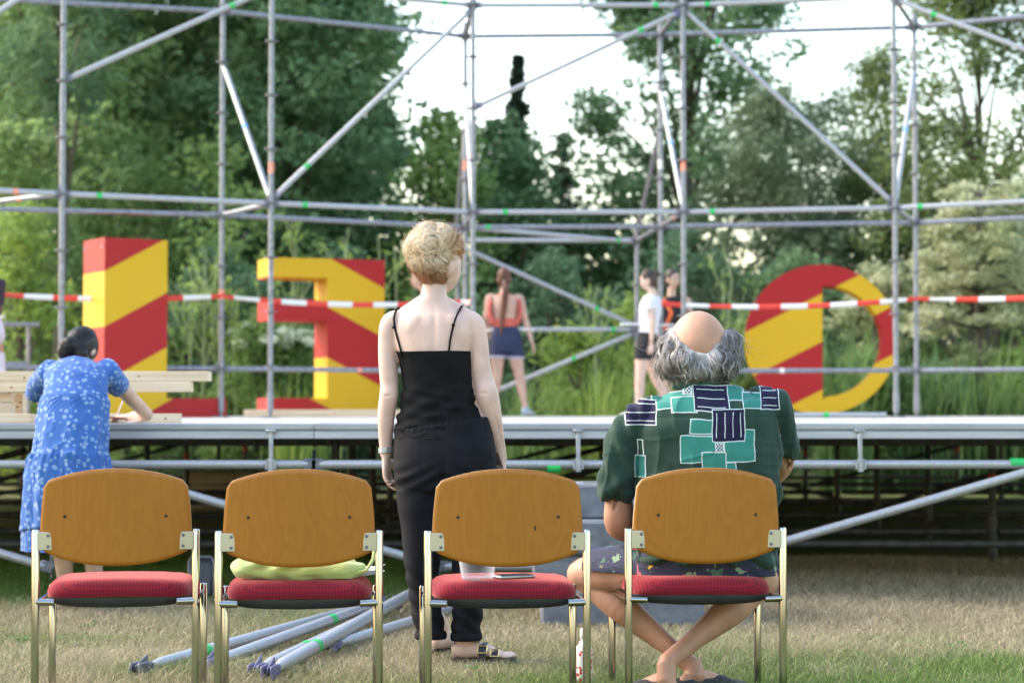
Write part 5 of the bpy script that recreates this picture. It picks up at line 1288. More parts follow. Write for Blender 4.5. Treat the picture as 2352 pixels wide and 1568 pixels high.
parts += [marm([(1512, 962, 28, 0), (1458, 974, 32, 0), (1432, 1050, 33, .02), (1424, 1130, 32, .03), (1420, 1185, 34, .04), (1424, 1212, 32, .06)]),
          loft([(*Mx(1424, 1205, .05), .052, .052), (*Mx(1440, 1212, .13), .050, .05), (*Mx(1475, 1222, .24), .038, .036), (*Mx(1505, 1228, .32), .028, .024)], ref=(0, 0, 1), n=18),
          marm([(1738, 950, 28, 0), (1774, 952, 31, .01), (1795, 1005, 31, .04), (1796, 1045, 33, .08)]),
          loft([(*Mx(1796, 1040, .07), .05, .05), (*Mx(1785, 1075, .16), .048, .048), (*Mx(1750, 1110, .30), .036, .034), (*Mx(1725, 1125, .38), .028, .024)], ref=(0, 0, 1), n=18)]
parts += hand(Mx(1508, 1229, .33), (.5, .85, -.1), (0, -.1, -1), (.8, -.4, 0), 1.08, .5) + hand(Mx(1722, 1126, .39), (-.7, .7, -.1), (0, 0, -1), (-.6, -.6, 0), 1.08, .5)
def leg(h, k, a, flip):
    cm = k.lerp(a, .36) + Vector((0, -.02, 0)); am = k.lerp(a, .78)
    return [loft([(*h, .085, .085), (*h.lerp(k, .5), .080, .080), (*k, .060, .062)], ref=(0, 0, 1), n=22, cap=(.5, .9)),
            loft([(*k, .056, .058), (*k.lerp(a, .14), .055, .057), (*cm, .056, .060), (*k.lerp(a, .6), .044, .047), (*am, .034, .037), (*a, .033, .036)], ref=(1, 0, 0), n=22, cap=(.9, .6))]
parts += leg(hip_l, kn_l, an_l, 1) + leg(hip_r, kn_r, an_r, -1)
fd_r = Vector((-.40, .9, 0)); fd_l = Vector((.8, .6, 0))
hR = Vector((an_r.x + .02, an_r.y - .05, 0)); hL = Vector((an_l.x - .045, an_l.y - .035, 0))
parts += foot(hR, fd_r, .26, lift=.014) + foot(hL, fd_l, .26, lift=.014)
parts += [loft([(*an_r, .034, .037), (hR.x - .02, hR.y + .03, .06, .034, .036)], n=16, m=8), loft([(*an_l, .034, .037), (hL.x + .05, hL.y + .02, .06, .034, .036)], n=16, m=8)]
mm_ = fuse(parts, .005, 4, 'body'); mm_.materials.append(skin_tan); mbody = obj('body', mm_, None, man, origin='parent')
# shirt print laid out on the cloth, metres from the middle of the back
def shirt_mat():
    m = bpy.data.materials.new('patchwork_shirt'); m.use_nodes = True; nt = m.node_tree; b = nt.nodes['Principled BSDF']; N = nt.nodes; L = nt.links
    tc = N.new('ShaderNodeTexCoord'); nz = N.new('ShaderNodeTexNoise'); nz.inputs['Scale'].default_value = 7; L.new(tc.outputs['Object'], nz.inputs[0])
    wv = N.new('ShaderNodeVectorMath'); wv.operation = 'MULTIPLY_ADD'; wv.inputs[1].default_value = (.022, 0, .022)
    sb = N.new('ShaderNodeVectorMath'); sb.operation = 'SUBTRACT'; sb.inputs[1].default_value = (.5, .5, .5); L.new(nz.outputs['Color'], sb.inputs[0]); L.new(sb.outputs[0], wv.inputs[0]); L.new(tc.outputs['Object'], wv.inputs[2])
    sp = N.new('ShaderNodeSeparateXYZ'); L.new(wv.outputs[0], sp.inputs[0]); X, Z = sp.outputs[0], sp.outputs[2]
    n3 = N.new('ShaderNodeTexNoise'); n3.inputs['Scale'].default_value = 16; n3.inputs['Detail'].default_value = 5; L.new(tc.outputs['Object'], n3.inputs[0])
    col = mixn(nt, n3.outputs[0], (.010, .030, .022), (.030, .062, .046))
    TEAL, NAVY, WH, DK = (.035, .20, .165), (.012, .010, .040), (.55, .62, .62), (.022, .052, .040)
    K = 2225.0
    def rect(u0, v0, u1, v1, c, lines=None, first=True, edge=.0016):
        nonlocal col
        x0, x1, z0, z1 = (u0 - 997) / K, (u1 - 997) / K, (1000 - v1) / K, (1000 - v0) / K
        dx = mathn(nt, 'SUBTRACT', mathn(nt, 'ABSOLUTE', mathn(nt, 'SUBTRACT', X, (x0 + x1) / 2)), (x1 - x0) / 2); dz = mathn(nt, 'SUBTRACT', mathn(nt, 'ABSOLUTE', mathn(nt, 'SUBTRACT', Z, (z0 + z1) / 2)), (z1 - z0) / 2)
        d = mathn(nt, 'MAXIMUM', dx, dz); ins = mathn(nt, 'LESS_THAN', d, 0.0); ed = mathn(nt, 'LESS_THAN', mathn(nt, 'ABSOLUTE', d), edge)
        fill = c
        if lines:
            ax, k, inset = lines; cc = X if ax == 'v' else Z; a0, a1 = (x0, x1) if ax == 'v' else (z0, z1); other = dz if ax == 'v' else dx
            w = mathn(nt, 'ABSOLUTE', mathn(nt, 'SUBTRACT', mathn(nt, 'FRACT', mathn(nt, 'MULTIPLY', mathn(nt, 'SUBTRACT', cc, a0), k / (a1 - a0))), .5))
            ln = mathn(nt, 'MULTIPLY', mathn(nt, 'LESS_THAN', w, edge * .8 * k / (a1 - a0)), mathn(nt, 'LESS_THAN', other, -inset)); fill = mixn(nt, ln, c, WH)
        col = mixn(nt, ed, mixn(nt, ins, col, fill), WH)
    rect(600, 735, 900, 870, TEAL); rect(740, 780, 935, 905, TEAL); rect(1150, 690, 1300, 800, TEAL); rect(1290, 740, 1455, 862, TEAL)
    rect(915, 690, 1180, 890, NAVY, ('h', 3, .012)); rect(400, 790, 630, 985, NAVY, ('h', 3, .004)); rect(1435, 690, 1590, 870, NAVY, ('h', 3, .008))
    rect(880, 955, 1060, 1060, TEAL); rect(810, 1075, 1070, 1275, TEAL); rect(1140, 1030, 1375, 1270, TEAL); rect(1050, 870, 1300, 1115, NAVY, ('v', 4, .012)); rect(970, 1195, 1150, 1340, TEAL)
    rect(1150, 1275, 1230, 1400, TEAL); rect(470, 1225, 545, 1395, TEAL); rect(490, 1100, 530, 1225, DK)
    for u, v in ((835, 700), (1070, 1125)):                                    # little chequered squares
        x0, z0 = (u - 997) / K, (1000 - v) / K
        rect(u, v, u + 68, v + 62, WH); cx_ = mathn(nt, 'FRACT', mathn(nt, 'MULTIPLY', mathn(nt, 'SUBTRACT', X, x0), 80)); cz_ = mathn(nt, 'FRACT', mathn(nt, 'MULTIPLY', mathn(nt, 'SUBTRACT', Z, z0), 80))
        ch = mathn(nt, 'LESS_THAN', mathn(nt, 'MULTIPLY', mathn(nt, 'SUBTRACT', cx_, .5), mathn(nt, 'SUBTRACT', cz_, .5)), 0.0)
        a_ = mathn(nt, 'LESS_THAN', mathn(nt, 'MAXIMUM', mathn(nt, 'ABSOLUTE', mathn(nt, 'SUBTRACT', X, x0 + 34 / K)), mathn(nt, 'ABSOLUTE', mathn(nt, 'SUBTRACT', Z, z0 - 31 / K))), 29 / K)
        col = mixn(nt, mathn(nt, 'MULTIPLY', ch, a_), col, NAVY)
    L.new(col, b.inputs['Base Color']); b.inputs['Roughness'].default_value = .85; b.inputs['Specular IOR Level'].default_value = .2; b.inputs['Sheen Weight'].default_value = .1
    n4 = N.new('ShaderNodeTexNoise'); n4.inputs['Scale'].default_value = 260; L.new(tc.outputs['Object'], n4.inputs[0]); bp = N.new('ShaderNodeBump'); bp.inputs['Strength'].default_value = .12; bp.inputs['Distance'].default_value = .002; L.new(n4.outputs[0], bp.inputs['Height']); L.new(bp.outputs[0], b.inputs['Normal'])
    return m
sh = [loft([mrow(1622, 1290, 162, .145), mrow(1624, 1200, 164, .142), mrow(1626, 1100, 161, .142), mrow(1624, 1030, 163, .142), mrow(1618, 970, 163, .138), mrow(1612, 936, 142, .118), mrow(1610, 912, 108, .092), mrow(1607, 892, 70, .074)], n=44, m=50, sup=2.35, cap=(.02, .15)),
      marm([(1508, 948, 42, 0), (1468, 962, 42, 0), (1440, 1000, 41, .0), (1428, 1050, 42, .01), (1417, 1098, 43, .015), (1412, 1124, 44, .02)]),
      marm([(1742, 932, 42, 0), (1776, 936, 40, .01), (1792, 968, 37, .03), (1800, 1005, 35, .05), (1803, 1032, 35, .06)])]
sm_ = fuse(sh, .0045, 4, 'shirt'); V = get_co(sm_); n_ = get_no(sm_); z = V[:, 2]; zz = Mx(0, 1060).z
f = sinn(V * np.array([1.4, 1, .8]), 20, 4) * .0055 + sinn(V * np.array([1.6, 1, .5]), 45, 14) * .0016 + np.sin(z * 60 + V[:, 0] * 55 * np.sign(V[:, 0] - wloc(man).x) + sinn(V, 9, 2) * 2) * .0075 * np.clip((zz - z) / .12, 0, 1) + sinn(V, 60, 7) * .0008
arm_m = np.abs(V[:, 0] - wloc(man).x) > .235; f[arm_m] += (np.sin(z[arm_m] * 30 + V[arm_m, 0] * 95 + sinn(V[arm_m], 10, 3) * 2) * .006)
rd = lambda k, fr_, sd_: (1 - np.abs(np.clip(sinn(V * np.array(k), fr_, sd_), -1, 1))) ** 4
f += rd((1.3, .6, .7), 17, 41) * .007 + rd((.7, .6, 1.5), 26, 43) * .004 * np.clip((Mx(0, 950).z - z) / .1, 0, 1)
yk = np.exp(-((z - Mx(0, 958).z) / .0035) ** 2) * (n_[:, 1] < -.2); f -= .002 * yk
set_co(sm_, V + n_ * f[:, None]); sm_.materials.append(shirt_mat()); shirt_o = Mx(1620, 985, -.13)
# (object origin is the middle of the upper back, so the print is measured on the cloth)
zref = at((2300 + 997 / 1.9126) / 1.7415, (1180 + 1000 / 1.9126) / 1.7415, MD - .13)
obj('shirt', sm_, None, man, origin=zref); shirt = man.children[-1]
# collar
m_ = MB(); V = []; F = []; n = 40
for i in range(n + 1):
    a = -PI * .62 + (PI * 1.24) * i / n - PI / 2; c = Mx(1606, 878, .012)
    for k, (r_, z_) in enumerate(((.083, -.016), (.092, -.024), (.088, .010), (.080, .026), (.074, .020))): V.append(c + Vector((r_ * 1.02 * math.cos(a), r_ * .92 * math.sin(a), z_)))
F = [(i * 5 + j, (i + 1) * 5 + j, (i + 1) * 5 + (j + 1) % 5, i * 5 + (j + 1) % 5) for i in range(n) for j in range(5)]
obj('collar', (V, F), pm('collar_cloth', (.035, .13, .10), rough=.85, scale=11, col2=(.012, .03, .035)), shirt, origin='parent', sm=180)
# floral shorts
def floral():
    m = bpy.data.materials.new('floral_shorts'); m.use_nodes = True; nt = m.node_tree; b = nt.nodes['Principled BSDF']; N = nt.nodes; L = nt.links
    tc = N.new('ShaderNodeTexCoord'); n1 = N.new('ShaderNodeTexNoise'); n1.inputs['Scale'].default_value = 26; n1.inputs['Detail'].default_value = 2; L.new(tc.outputs['Object'], n1.inputs[0])
    base = mixn(nt, n1.outputs[0], (.014, .018, .045), (.028, .032, .07))
    def blob(sc_, th, col_, cur, dst=.03, seed=(0, 0, 0), warp=.4):
        mp = N.new('ShaderNodeMapping'); mp.inputs['Location'].default_value = seed; L.new(tc.outputs['Object'], mp.inputs[0])
        v = N.new('ShaderNodeTexVoronoi'); v.inputs['Scale'].default_value = sc_; v.inputs['Randomness'].default_value = .9; L.new(mp.outputs[0], v.inputs[0])
        n2 = N.new('ShaderNodeTexNoise'); n2.inputs['Scale'].default_value = sc_ * 5; L.new(mp.outputs[0], n2.inputs[0])
        d = mathn(nt, 'ADD', v.outputs['Distance'], mathn(nt, 'MULTIPLY', mathn(nt, 'SUBTRACT', n2.outputs[0], .5), warp * 2))
        return mixn(nt, mathn(nt, 'LESS_THAN', d, th), cur, col_)
    c = blob(13, .24, (.06, .13, .10), base, seed=(.3, .1, .7), warp=.45); c = blob(9, .15, (.18, .27, .18), c, seed=(.9, .4, .2), warp=.45); c = blob(7.5, .17, (.60, .10, .14), c, seed=(.15, .6, .45), warp=.30); c = blob(7.5, .07, (.75, .35, .33), c, seed=(.15, .6, .45), warp=.2); c = blob(8, .09, (.55, .36, .05), c, seed=(.55, .8, .1), warp=.3)
    L.new(c, b.inputs['Base Color']); b.inputs['Roughness'].default_value = .85; return m
sho = [loft([mrow(1622, 1330, 158, .135), mrow(1622, 1290, 160, .14), mrow(1622, 1230, 150, .13)], n=36, m=18, sup=2.6, cap=(.3, .1))]
for h, k, t_ in ((hip_l, kn_l, .86), (hip_r, kn_r, .80)):
    sho.append(loft([(*h, .100, .100), (*h.lerp(k, .4), .098, .096), (*h.lerp(k, t_), .092, .086)], ref=(0, 0, 1), n=28, m=20, cap=(.4, .03)))
so_ = fuse(sho, .006, 4, 'shorts'); V = get_co(so_); n_ = get_no(so_); set_co(so_, V + n_ * (sinn(V, 30, 5) * .003 + sinn(V * np.array([1, 1, 2]), 55, 6) * .0015)[:, None]); V = get_co(so_); V[:, 2] = np.maximum(V[:, 2], .428); set_co(so_, V)
so_.materials.append(floral()); shorts = obj('shorts', so_, None, man, origin='parent'); tuck(mbody, [shirt, shorts])
# shoes
shoe_m = pm('charcoal_canvas', (.035, .037, .045), rough=.9, var=.25, scale=40, bump=.2, bscale=200); sole_m = pm('pale_rubber', (.5, .5, .5), rough=.7)
for heel, d in ((hR, fd_r), (hL, fd_l)):
    dn = norm(d); P_ = foot(heel, d, .272, lift=.012)[:1]; V, F = P_[0]; V = np.array(V); c = V.mean(0); V = c + (V - c) * np.array([1.12, 1.12, 1.1])
    V[:, 2] = np.maximum(V[:, 2], .012); keep = V.copy(); keep[:, 2] = np.minimum(keep[:, 2], .058 + .004 * sinn(V, 70, 4))
    o = obj('shoe', (list(map(Vector, keep)), F), shoe_m, man, origin='parent', sm=60); sole(o, 'shoe_sole', heel - dn * .01, d, .285, sole_m, .0, .016, .054)
# hair ring
def ms(vx, vy, rx, ry, rz, dy=0): return ellipsoid(Mx(vx, vy, dy), (rx * SM, ry * SM, rz * SM), 24, 14)
hp = [ellipsoid(mh, (.112, .126, .142), 36, 22, HMm), ms(1534, 812, 22, 44, 44, .03), ms(1676, 806, 22, 44, 50, .03), ms(1548, 838, 32, 40, 32, -.02), ms(1604, 850, 50, 34, 26, -.05), ms(1660, 838, 34, 40, 34, -.02), ms(1570, 830, 30, 26, 24, -.07), ms(1642, 828, 30, 26, 26, -.07)]
gm_ = fuse(hp, .005, 3, 'hair'); V = get_co(gm_); n_ = get_no(gm_)
V = V + n_ * (sinn(V * np.array([1, 1, .6]), 60, 3) * .004 + sinn(V * np.array([1, 1, .5]), 150, 8) * .002)[:, None]
k_ = 4573.3 / (V[:, 1]); px = (V[:, 0] - mh.x) * k_; pz = (V[:, 2] - mh.z) * k_          # bald crown: pull the shell under the skull there
lim = np.where(V[:, 1] < mh.y + .03, -14 + 66 * (np.abs(px) / 70) ** 1.9, 35 + 30 * np.clip(np.abs(px) / 66, 0, 1) ** 2) + 5 * sinn(V, 60, 21)
bald = np.clip((pz - lim) / 12, 0, 1); V = np.array(mh) + (V - np.array(mh)) * (1 - .30 * bald)[:, None]; set_co(gm_, V); balds = bald > .25
grey_h = hair_mat('grey_hair', (.19, .17, .165), (.38, .355, .36), .55, .6); bset = set(tuple(np.round(p, 5)) for p in get_co(gm_)[balds]); nb = lambda p, n: tuple(np.round(np.array(p, dtype=np.float32), 5)) not in bset; rng = np.random.RandomState(31); mc = Mx(1604, 800)
def flow_m(p, n): s_ = 1 if p.x > mc.x else -1; return Vector((s_ * .25 + .5 * math.sin(p.z * 130 + p.x * 90), -.25, -1))
SV, SF = strands(gm_, 2600, flow_m, rng, .012, 7, .0016, .007, .12, sel=nb); LV, LF = strands(gm_, 700, flow_m, rng, .013, 7, .0060, .009, .16, sel=nb)
def flow_o(p, n): s_ = 1 if p.x > mc.x else -1; return Vector((s_ * .6 + rng.normal() * .5, rng.normal() * .4, -.5 + rng.normal() * .5))
FV, FF = strands(gm_, 380, flow_o, rng, .012, 6, .0011, .014, .42, sel=nb)
hair2 = obj('hair', gm_, grey_h, man, origin='parent'); gm_.materials.append(grey_h)
mm = MB(); mm.add(SV, SF); mm.add(LV, LF); mm.add(FV, FF); obj('loose_strands', mm, grey_h, hair2, origin='parent', sm=180)

# ---------------------------------------------------------------- girl in blue writing at the stage
GD = 9.87; SG_ = GD / 4573.3
def G(vx, vy, dy=0.0): return at(vx, vy, GD + dy)
girl = thing('person', 'dark haired girl in blue floral dress bending over the stage edge to write', 'person', (G(160, 1300).x, GD, 0))
ghead = G(186, 806, .40); GM = Euler((R(-52), R(0), R(-14))).to_matrix()
elb = G(338, 950, .66); elb.z = ZD + .045; wr = elb + Vector((-.13, .20, -.012)); sh_r = G(240, 852, .26)
elb2 = G(96, 950, .50); elb2.z = ZD + .12; sh_l = G(112, 855, .26)
gl, gr = gnd(150, 1404), gnd(218, 1404)
parts = [loft([(*G(165, 1130), .15, .11), (*G(168, 1050, .0), .155, .12), (*G(170, 980, .05), .135, .10), (*G(173, 900, .16), .125, .09), (*G(177, 850, .27), .13, .08), (*G(178, 832, .31), .06, .06), (*G(182, 815, .36), .05, .05)], n=28, m=30),
         head_vf(ghead, GM, .072, .092, .112)] + ears(ghead, GM, .072, .092, .112)
parts += [loft([(*sh_r, .05, .05), (*sh_r.lerp(elb, .3), .042, .042), (*sh_r.lerp(elb, .7), .036, .038), (*elb, .034, .034)], n=18), loft([(*elb, .034, .034), (*elb.lerp(wr, .4), .033, .030), (*wr, .023, .019)], ref=(0, 0, 1), n=16)]
parts += [loft([(*sh_l, .05, .05), (*sh_l.lerp(elb2, .5), .04, .04), (*elb2, .034, .034)], n=18), loft([(*elb2, .034, .034), (*(elb2 + Vector((.1, .2, -.07))), .022, .02)], ref=(0, 0, 1), n=16)]
parts += hand(wr, (-.75, .35, -.05), (0, 0, -1), (.3, .9, .1), .92, .45) + hand(elb2 + Vector((.1, .2, -.07)), (.3, .8, -.05), (0, 0, -1), (.9, -.2, 0), .92, .2)
for q, h0 in ((gl, G(130, 1120)), (gr, G(205, 1120))):
    k_ = Vector(((q.x + h0.x) / 2, GD + .02, .47)); parts.append(loft([(*h0, .085, .085), (*k_, .055, .058), (q.x, GD + .0, .33, .052, .056), (q.x, q.y + .02, .10, .033, .036), (q.x, q.y + .03, .07, .03, .034)], n=20))
    parts += foot(Vector((q.x - .03, q.y - .02, 0)), (.55, .8), .22, toes=False, lift=.014)
gm2 = fuse(parts, .006, 4, 'body'); gm2.materials.append(skin_mid); gbody = obj('body', gm2, None, girl, origin='parent')
for q in (gl, gr): sole(girl, 'flat_sandal', Vector((q.x - .03, q.y - .02, 0)), (.55, .8), .23, sand, .0, .016, .046)
def dress_mat():
    m = bpy.data.materials.new('blue_floral'); m.use_nodes = True; nt = m.node_tree; b = nt.nodes['Principled BSDF']; N = nt.nodes; L = nt.links
    tc = N.new('ShaderNodeTexCoord'); v = N.new('ShaderNodeTexVoronoi'); v.inputs['Scale'].default_value = 37; L.new(tc.outputs['Object'], v.inputs[0])
    sb = N.new('ShaderNodeVectorMath'); sb.operation = 'SUBTRACT'; mp = N.new('ShaderNodeVectorMath'); mp.operation = 'SCALE'; mp.inputs['Scale'].default_value = 27; L.new(tc.outputs['Object'], mp.inputs[0])
    n1 = N.new('ShaderNodeTexNoise'); n1.inputs['Scale'].default_value = 130; L.new(tc.outputs['Object'], n1.inputs[0])
    n2 = N.new('ShaderNodeTexNoise'); n2.inputs['Scale'].default_value = 6; L.new(tc.outputs['Object'], n2.inputs[0])
    d = mathn(nt, 'ADD', v.outputs['Distance'], mathn(nt, 'MULTIPLY', mathn(nt, 'SUBTRACT', n1.outputs[0], .5), .5))
    f = mathn(nt, 'MULTIPLY', mathn(nt, 'LESS_THAN', d, .36), mathn(nt, 'GREATER_THAN', d, .10)); w = N.new('ShaderNodeSeparateColor'); L.new(v.outputs['Color'], w.inputs[0]); f = mathn(nt, 'MULTIPLY', f, mathn(nt, 'GREATER_THAN', w.outputs[0], .22))
    base = mixn(nt, n2.outputs[0], (.022, .085, .30), (.040, .13, .40)); L.new(mixn(nt, mathn(nt, 'MULTIPLY', f, .6), base, (.34, .47, .64)), b.inputs['Base Color']); b.inputs['Roughness'].default_value = .9; b.inputs['Sheen Weight'].default_value = .15; return m
dm = dress_mat()
def gf(t, th): return 1 + (.012 + .035 * np.clip((t - .35) / .5, 0, 1)) * np.sin(9 * th + 3 * t) + .02 * np.clip((t - .3), 0, 1) * np.sin(17 * th + 5 * t)
drows = [(*G(178, 826, .29), .075, .07), (*G(177, 842, .26), 66 * SG_, .10), (*G(176, 862, .22), 74 * SG_, .118), (*G(174, 905, .14), 74 * SG_, .122), (*G(171, 925, .11), 80 * SG_, .132), (*G(167, 980, .06), 83 * SG_, .148), (*G(162, 1036, .02), 85 * SG_, .16), (*G(160, 1056, .01), 93 * SG_, .172), (*G(157, 1110, 0), 98 * SG_, .18), (*G(154, 1180, 0), 102 * SG_, .19), (*G(153, 1222, 0), 104 * SG_, .195)]
dv, df = loft(drows, n=72, m=90, cap=(.2, .02), fn=gf, lin=True, tdir=(0, -.18, -1))
slv = [loft([(*sh_r, .075, .07), (*(sh_r.lerp(elb, .16)), .074, .066), (*(sh_r.lerp(elb, .34)), .062, .058)], ref=(0, 1, 0), n=24, m=14, cap=(.5, .03)), loft([(*(sh_l + Vector((.02, 0, 0))), .075, .07), (*(sh_l.lerp(elb2, .4) + Vector((-.025, 0, 0))), .070, .062), (*(sh_l.lerp(elb2, .75) + Vector((-.03, -.02, 0))), .066, .06)], ref=(0, 1, 0), n=24, m=14, cap=(.5, .03))]
dme = fuse([(dv, df)] + slv, .0055, 2, 'dress'); V = get_co(dme); n_ = get_no(dme); z = V[:, 2]
th = np.arctan2(V[:, 1] - GD, V[:, 0] - wloc(girl).x)
f = np.zeros(len(V))
for vy_ in (905, 1042): t_ = (G(0, vy_).z - z) / .10; f += np.sin(th * 34 + sinn(V, 6, 3)) * .0035 * np.exp(-np.clip(t_, 0, 9) * 1.3) * (t_ > -.02)
f += sinn(V, 26, 6) * .002 + (1 - np.abs(np.clip(sinn(V * np.array([1.6, 1, .35]), 26, 44), -1, 1))) ** 4 * .008 * np.clip((G(0, 900).z - z) / .3, .3, 1)
set_co(dme, V + n_ * f[:, None]); dme.materials.append(dm); dress = obj('dress', dme, None, girl, origin='parent'); tuck(gbody, [dress], .006, .05)
uv_, uf_ = loft([(*G(153, 1215, .0), 100 * SG_, .185), (*G(153, 1262, 0), 101 * SG_, .19)], n=60, m=10, cap=(.02, .02), fn=lambda t, th: 1 + .03 * np.sin(11 * th)); obj('under_hem', (uv_, uf_), dm, dress, origin='parent', sm=60)
dark_h = hair_mat('dark_hair', (.012, .010, .010), (.03, .025, .024), .4, .3)
hp = [ellipsoid(ghead + GM @ Vector((0, -.012, .018)), (.080, .098, .112), rot=GM), ellipsoid(ghead + GM @ Vector((0, -.03, .02)), (.079, .085, .11), rot=GM), ellipsoid(G(160, 795, .30), (.050, .055, .050)), ellipsoid(G(146, 806, .28), (.032, .04, .045)), ellipsoid(G(185, 812, .30), (.04, .035, .04))]
hm3 = fuse(hp, .007, 3, 'hair'); rng = np.random.RandomState(8); bb = G(158, 797, .27)
SV, SF = strands(hm3, 900, lambda p, n: (bb - p).normalized(), rng, .016, 7, .002, .003, .06); FV, FF = strands(hm3, 90, lambda p, n: Vector(rng.normal(0, 1, 3)), rng, .012, 6, .0012, .01, .25)
hh_ = obj('hair', hm3, dark_h, girl, origin='parent'); hm3.materials.append(dark_h); mm = MB(); mm.add(SV, SF); mm.add(FV, FF); obj('loose_strands', mm, dark_h, hh_, origin='parent', sm=180)
# pen and papers
pn = MB(); pw = wr + Vector((-.06, .05, .012)); pn.tube([pw + Vector((-.03, .02, -.022)), pw + Vector((.02, -.03, .08))], .004, 8); o = obj('pen', pn, pm('pen_plastic', (.6, .6, .65), rough=.3), origin='base'); tag(o, 'slim pen held in the writing girl’s hand', 'pen')
p = at(285, 962, 10.62); sheet('paper_sheet', (p.x, 10.68, ZD + .003), .21, .28, R(14), 'white paper on the stage under the writing girl’s hand', .01); o = sheet('paper_sheet', (p.x - .11, 10.66, ZD + .02), .15, .22, R(-10), 'pink printed leaflet on the stage beside the writing girl', .012)
o.data.materials.clear(); o.data.materials.append(pm('pink_print', (.62, .42, .42), rough=.8, scale=18, col2=(.7, .18, .16)))
# ---------------------------------------------------------------- people on the stage
def figure(name, label, px, d, foot_z, H, head_dir, body_dir, J, skinm, head_px, hairc, voxel=.009):
    """J: joints as world vectors (pelvis, waist, chest, neck, shL, shR, elL, elR, wrL, wrR, hipL, hipR, knL, knR, anL, anR, toes)"""
    root = thing('person', label, 'person', (J['pelvis'].x, J['pelvis'].y, foot_z)); k = H / 1.65
    r = norm(J['shR'] - J['shL']); hr_ = norm(J['hipR'] - J['hipL'])
    def ref(t): return hr_.lerp(r, t)
    T_ = [(J['pelvis'] + Vector((0, 0, -.07 * k)), .13, .09), (J['pelvis'], .16, .105), (J['pelvis'].lerp(J['waist'], .6), .14, .095), (J['waist'], .122, .082), (J['waist'].lerp(J['chest'], .6), .138, .095), (J['chest'], .15, .098), (J['chest'].lerp(J['neck'], .62), .135, .072), (J['chest'].lerp(J['neck'], .88), .07, .055), (J['neck'], .048, .048), (J['neck'] + (head_px - J['neck']) * .5, .045, .047)]
    T_ = [(*p, a * k, b * k) for p, a, b in T_]; P_ = [loft(T_, ref=ref, n=28, m=40)]
    HMt = basis(head_dir); P_ += [head_vf(head_px, HMt, .07 * k, .09 * k, .108 * k)] + ears(head_px, HMt, .07 * k, .09 * k, .108 * k)
    arms = {}; legs = {}
    for s in 'LR':
        a, e, w_ = J['sh' + s], J['el' + s], J['wr' + s]; ins = a.lerp(J['chest'].lerp(J['neck'], .5), .35)
        arms[s] = [(*ins, .045 * k, .05 * k), (*a, .046 * k, .048 * k), (*a.lerp(e, .5), .040 * k, .041 * k), (*e, .034 * k, .036 * k), (*e.lerp(w_, .3), .034 * k, .034 * k), (*w_, .022 * k, .020 * k)]
        P_.append(loft(arms[s], ref=(0, 1, .1), n=18, m=26)); dd = norm(w_ - e); P_ += hand(w_, dd + Vector(J.get('hd' + s, (0, 0, 0))), J.get('pn' + s, (-r if s == 'R' else r)), norm(body_dir), .95 * k, .35, .009)
        h, kn, an = J['hip' + s], J['kn' + s], J['an' + s]
        legs[s] = [(*(h + Vector((0, 0, .03))), .082 * k, .088 * k), (*h.lerp(kn, .3), .082 * k, .086 * k), (*h.lerp(kn, .7), .064 * k, .067 * k), (*kn, .053 * k, .056 * k), (*kn.lerp(an, .3), .053 * k, .058 * k), (*kn.lerp(an, .7), .039 * k, .042 * k), (*an, .031 * k, .034 * k)]
        P_.append(loft(legs[s], ref=hr_, n=20, m=34)); td = norm(J.get('toe' + s, body_dir)); hl_ = Vector((an.x, an.y, an.z - .085 * k)) - td * .05; P_ += foot(hl_, td, .23 * k, lift=0)
    me = fuse(P_, voxel, 3, 'body'); me.materials.append(skinm); obj('body', me, None, root, origin='parent'); face_parts(root, head_px, HMt, w=.07 * k, dp=.09 * k, h=.108 * k)
    return root, T_, arms, legs, HMt, k
def grow_(rows_, a): return [(*r[:3], r[3] + a, r[4] + a) for r in rows_]
def cloth(root, name, shapes, mat, voxel=.009, amp=.003, fr=22):
    me = fuse(shapes, voxel, 3, name); V = get_co(me); n_ = get_no(me); set_co(me, V + n_ * (sinn(V, fr, 3) * amp)[:, None]); me.materials.append(mat); o = obj(name, me, None, root, origin='parent'); tuck([c for c in root.children if c.name.startswith('body')][0], [o]); return o
def sub(rows_, t0, t1, n=8): S_ = crom(rows_, 60); return [tuple(q) for q in S_[int(t0 * 59):int(t1 * 59) + 1:max(1, int((t1 - t0) * 59 / n))]]
def scalp(root, c, HMt, k, mat, extra=(), low=.0):
    hp = [ellipsoid(c + HMt @ Vector((0, -.016 * k, .020 * k)), (.077 * k, .092 * k, .106 * k), rot=HMt), ellipsoid(c + HMt @ Vector((0, -.035 * k, -.01 * k)), (.074 * k, .074 * k, .10 * k), rot=HMt)]
    me = fuse(hp + list(extra), .008, 3, 'hair'); V = get_co(me); n_ = get_no(me); V = V + n_ * (sinn(V * np.array([1, 1, .5]), 110, 3) * .003)[:, None]; set_co(me, V); me.materials.append(mat); return obj('hair', me, None, root, origin='parent')
def stand(vx, d, H, z0, yaw, head, J=None):
    pass
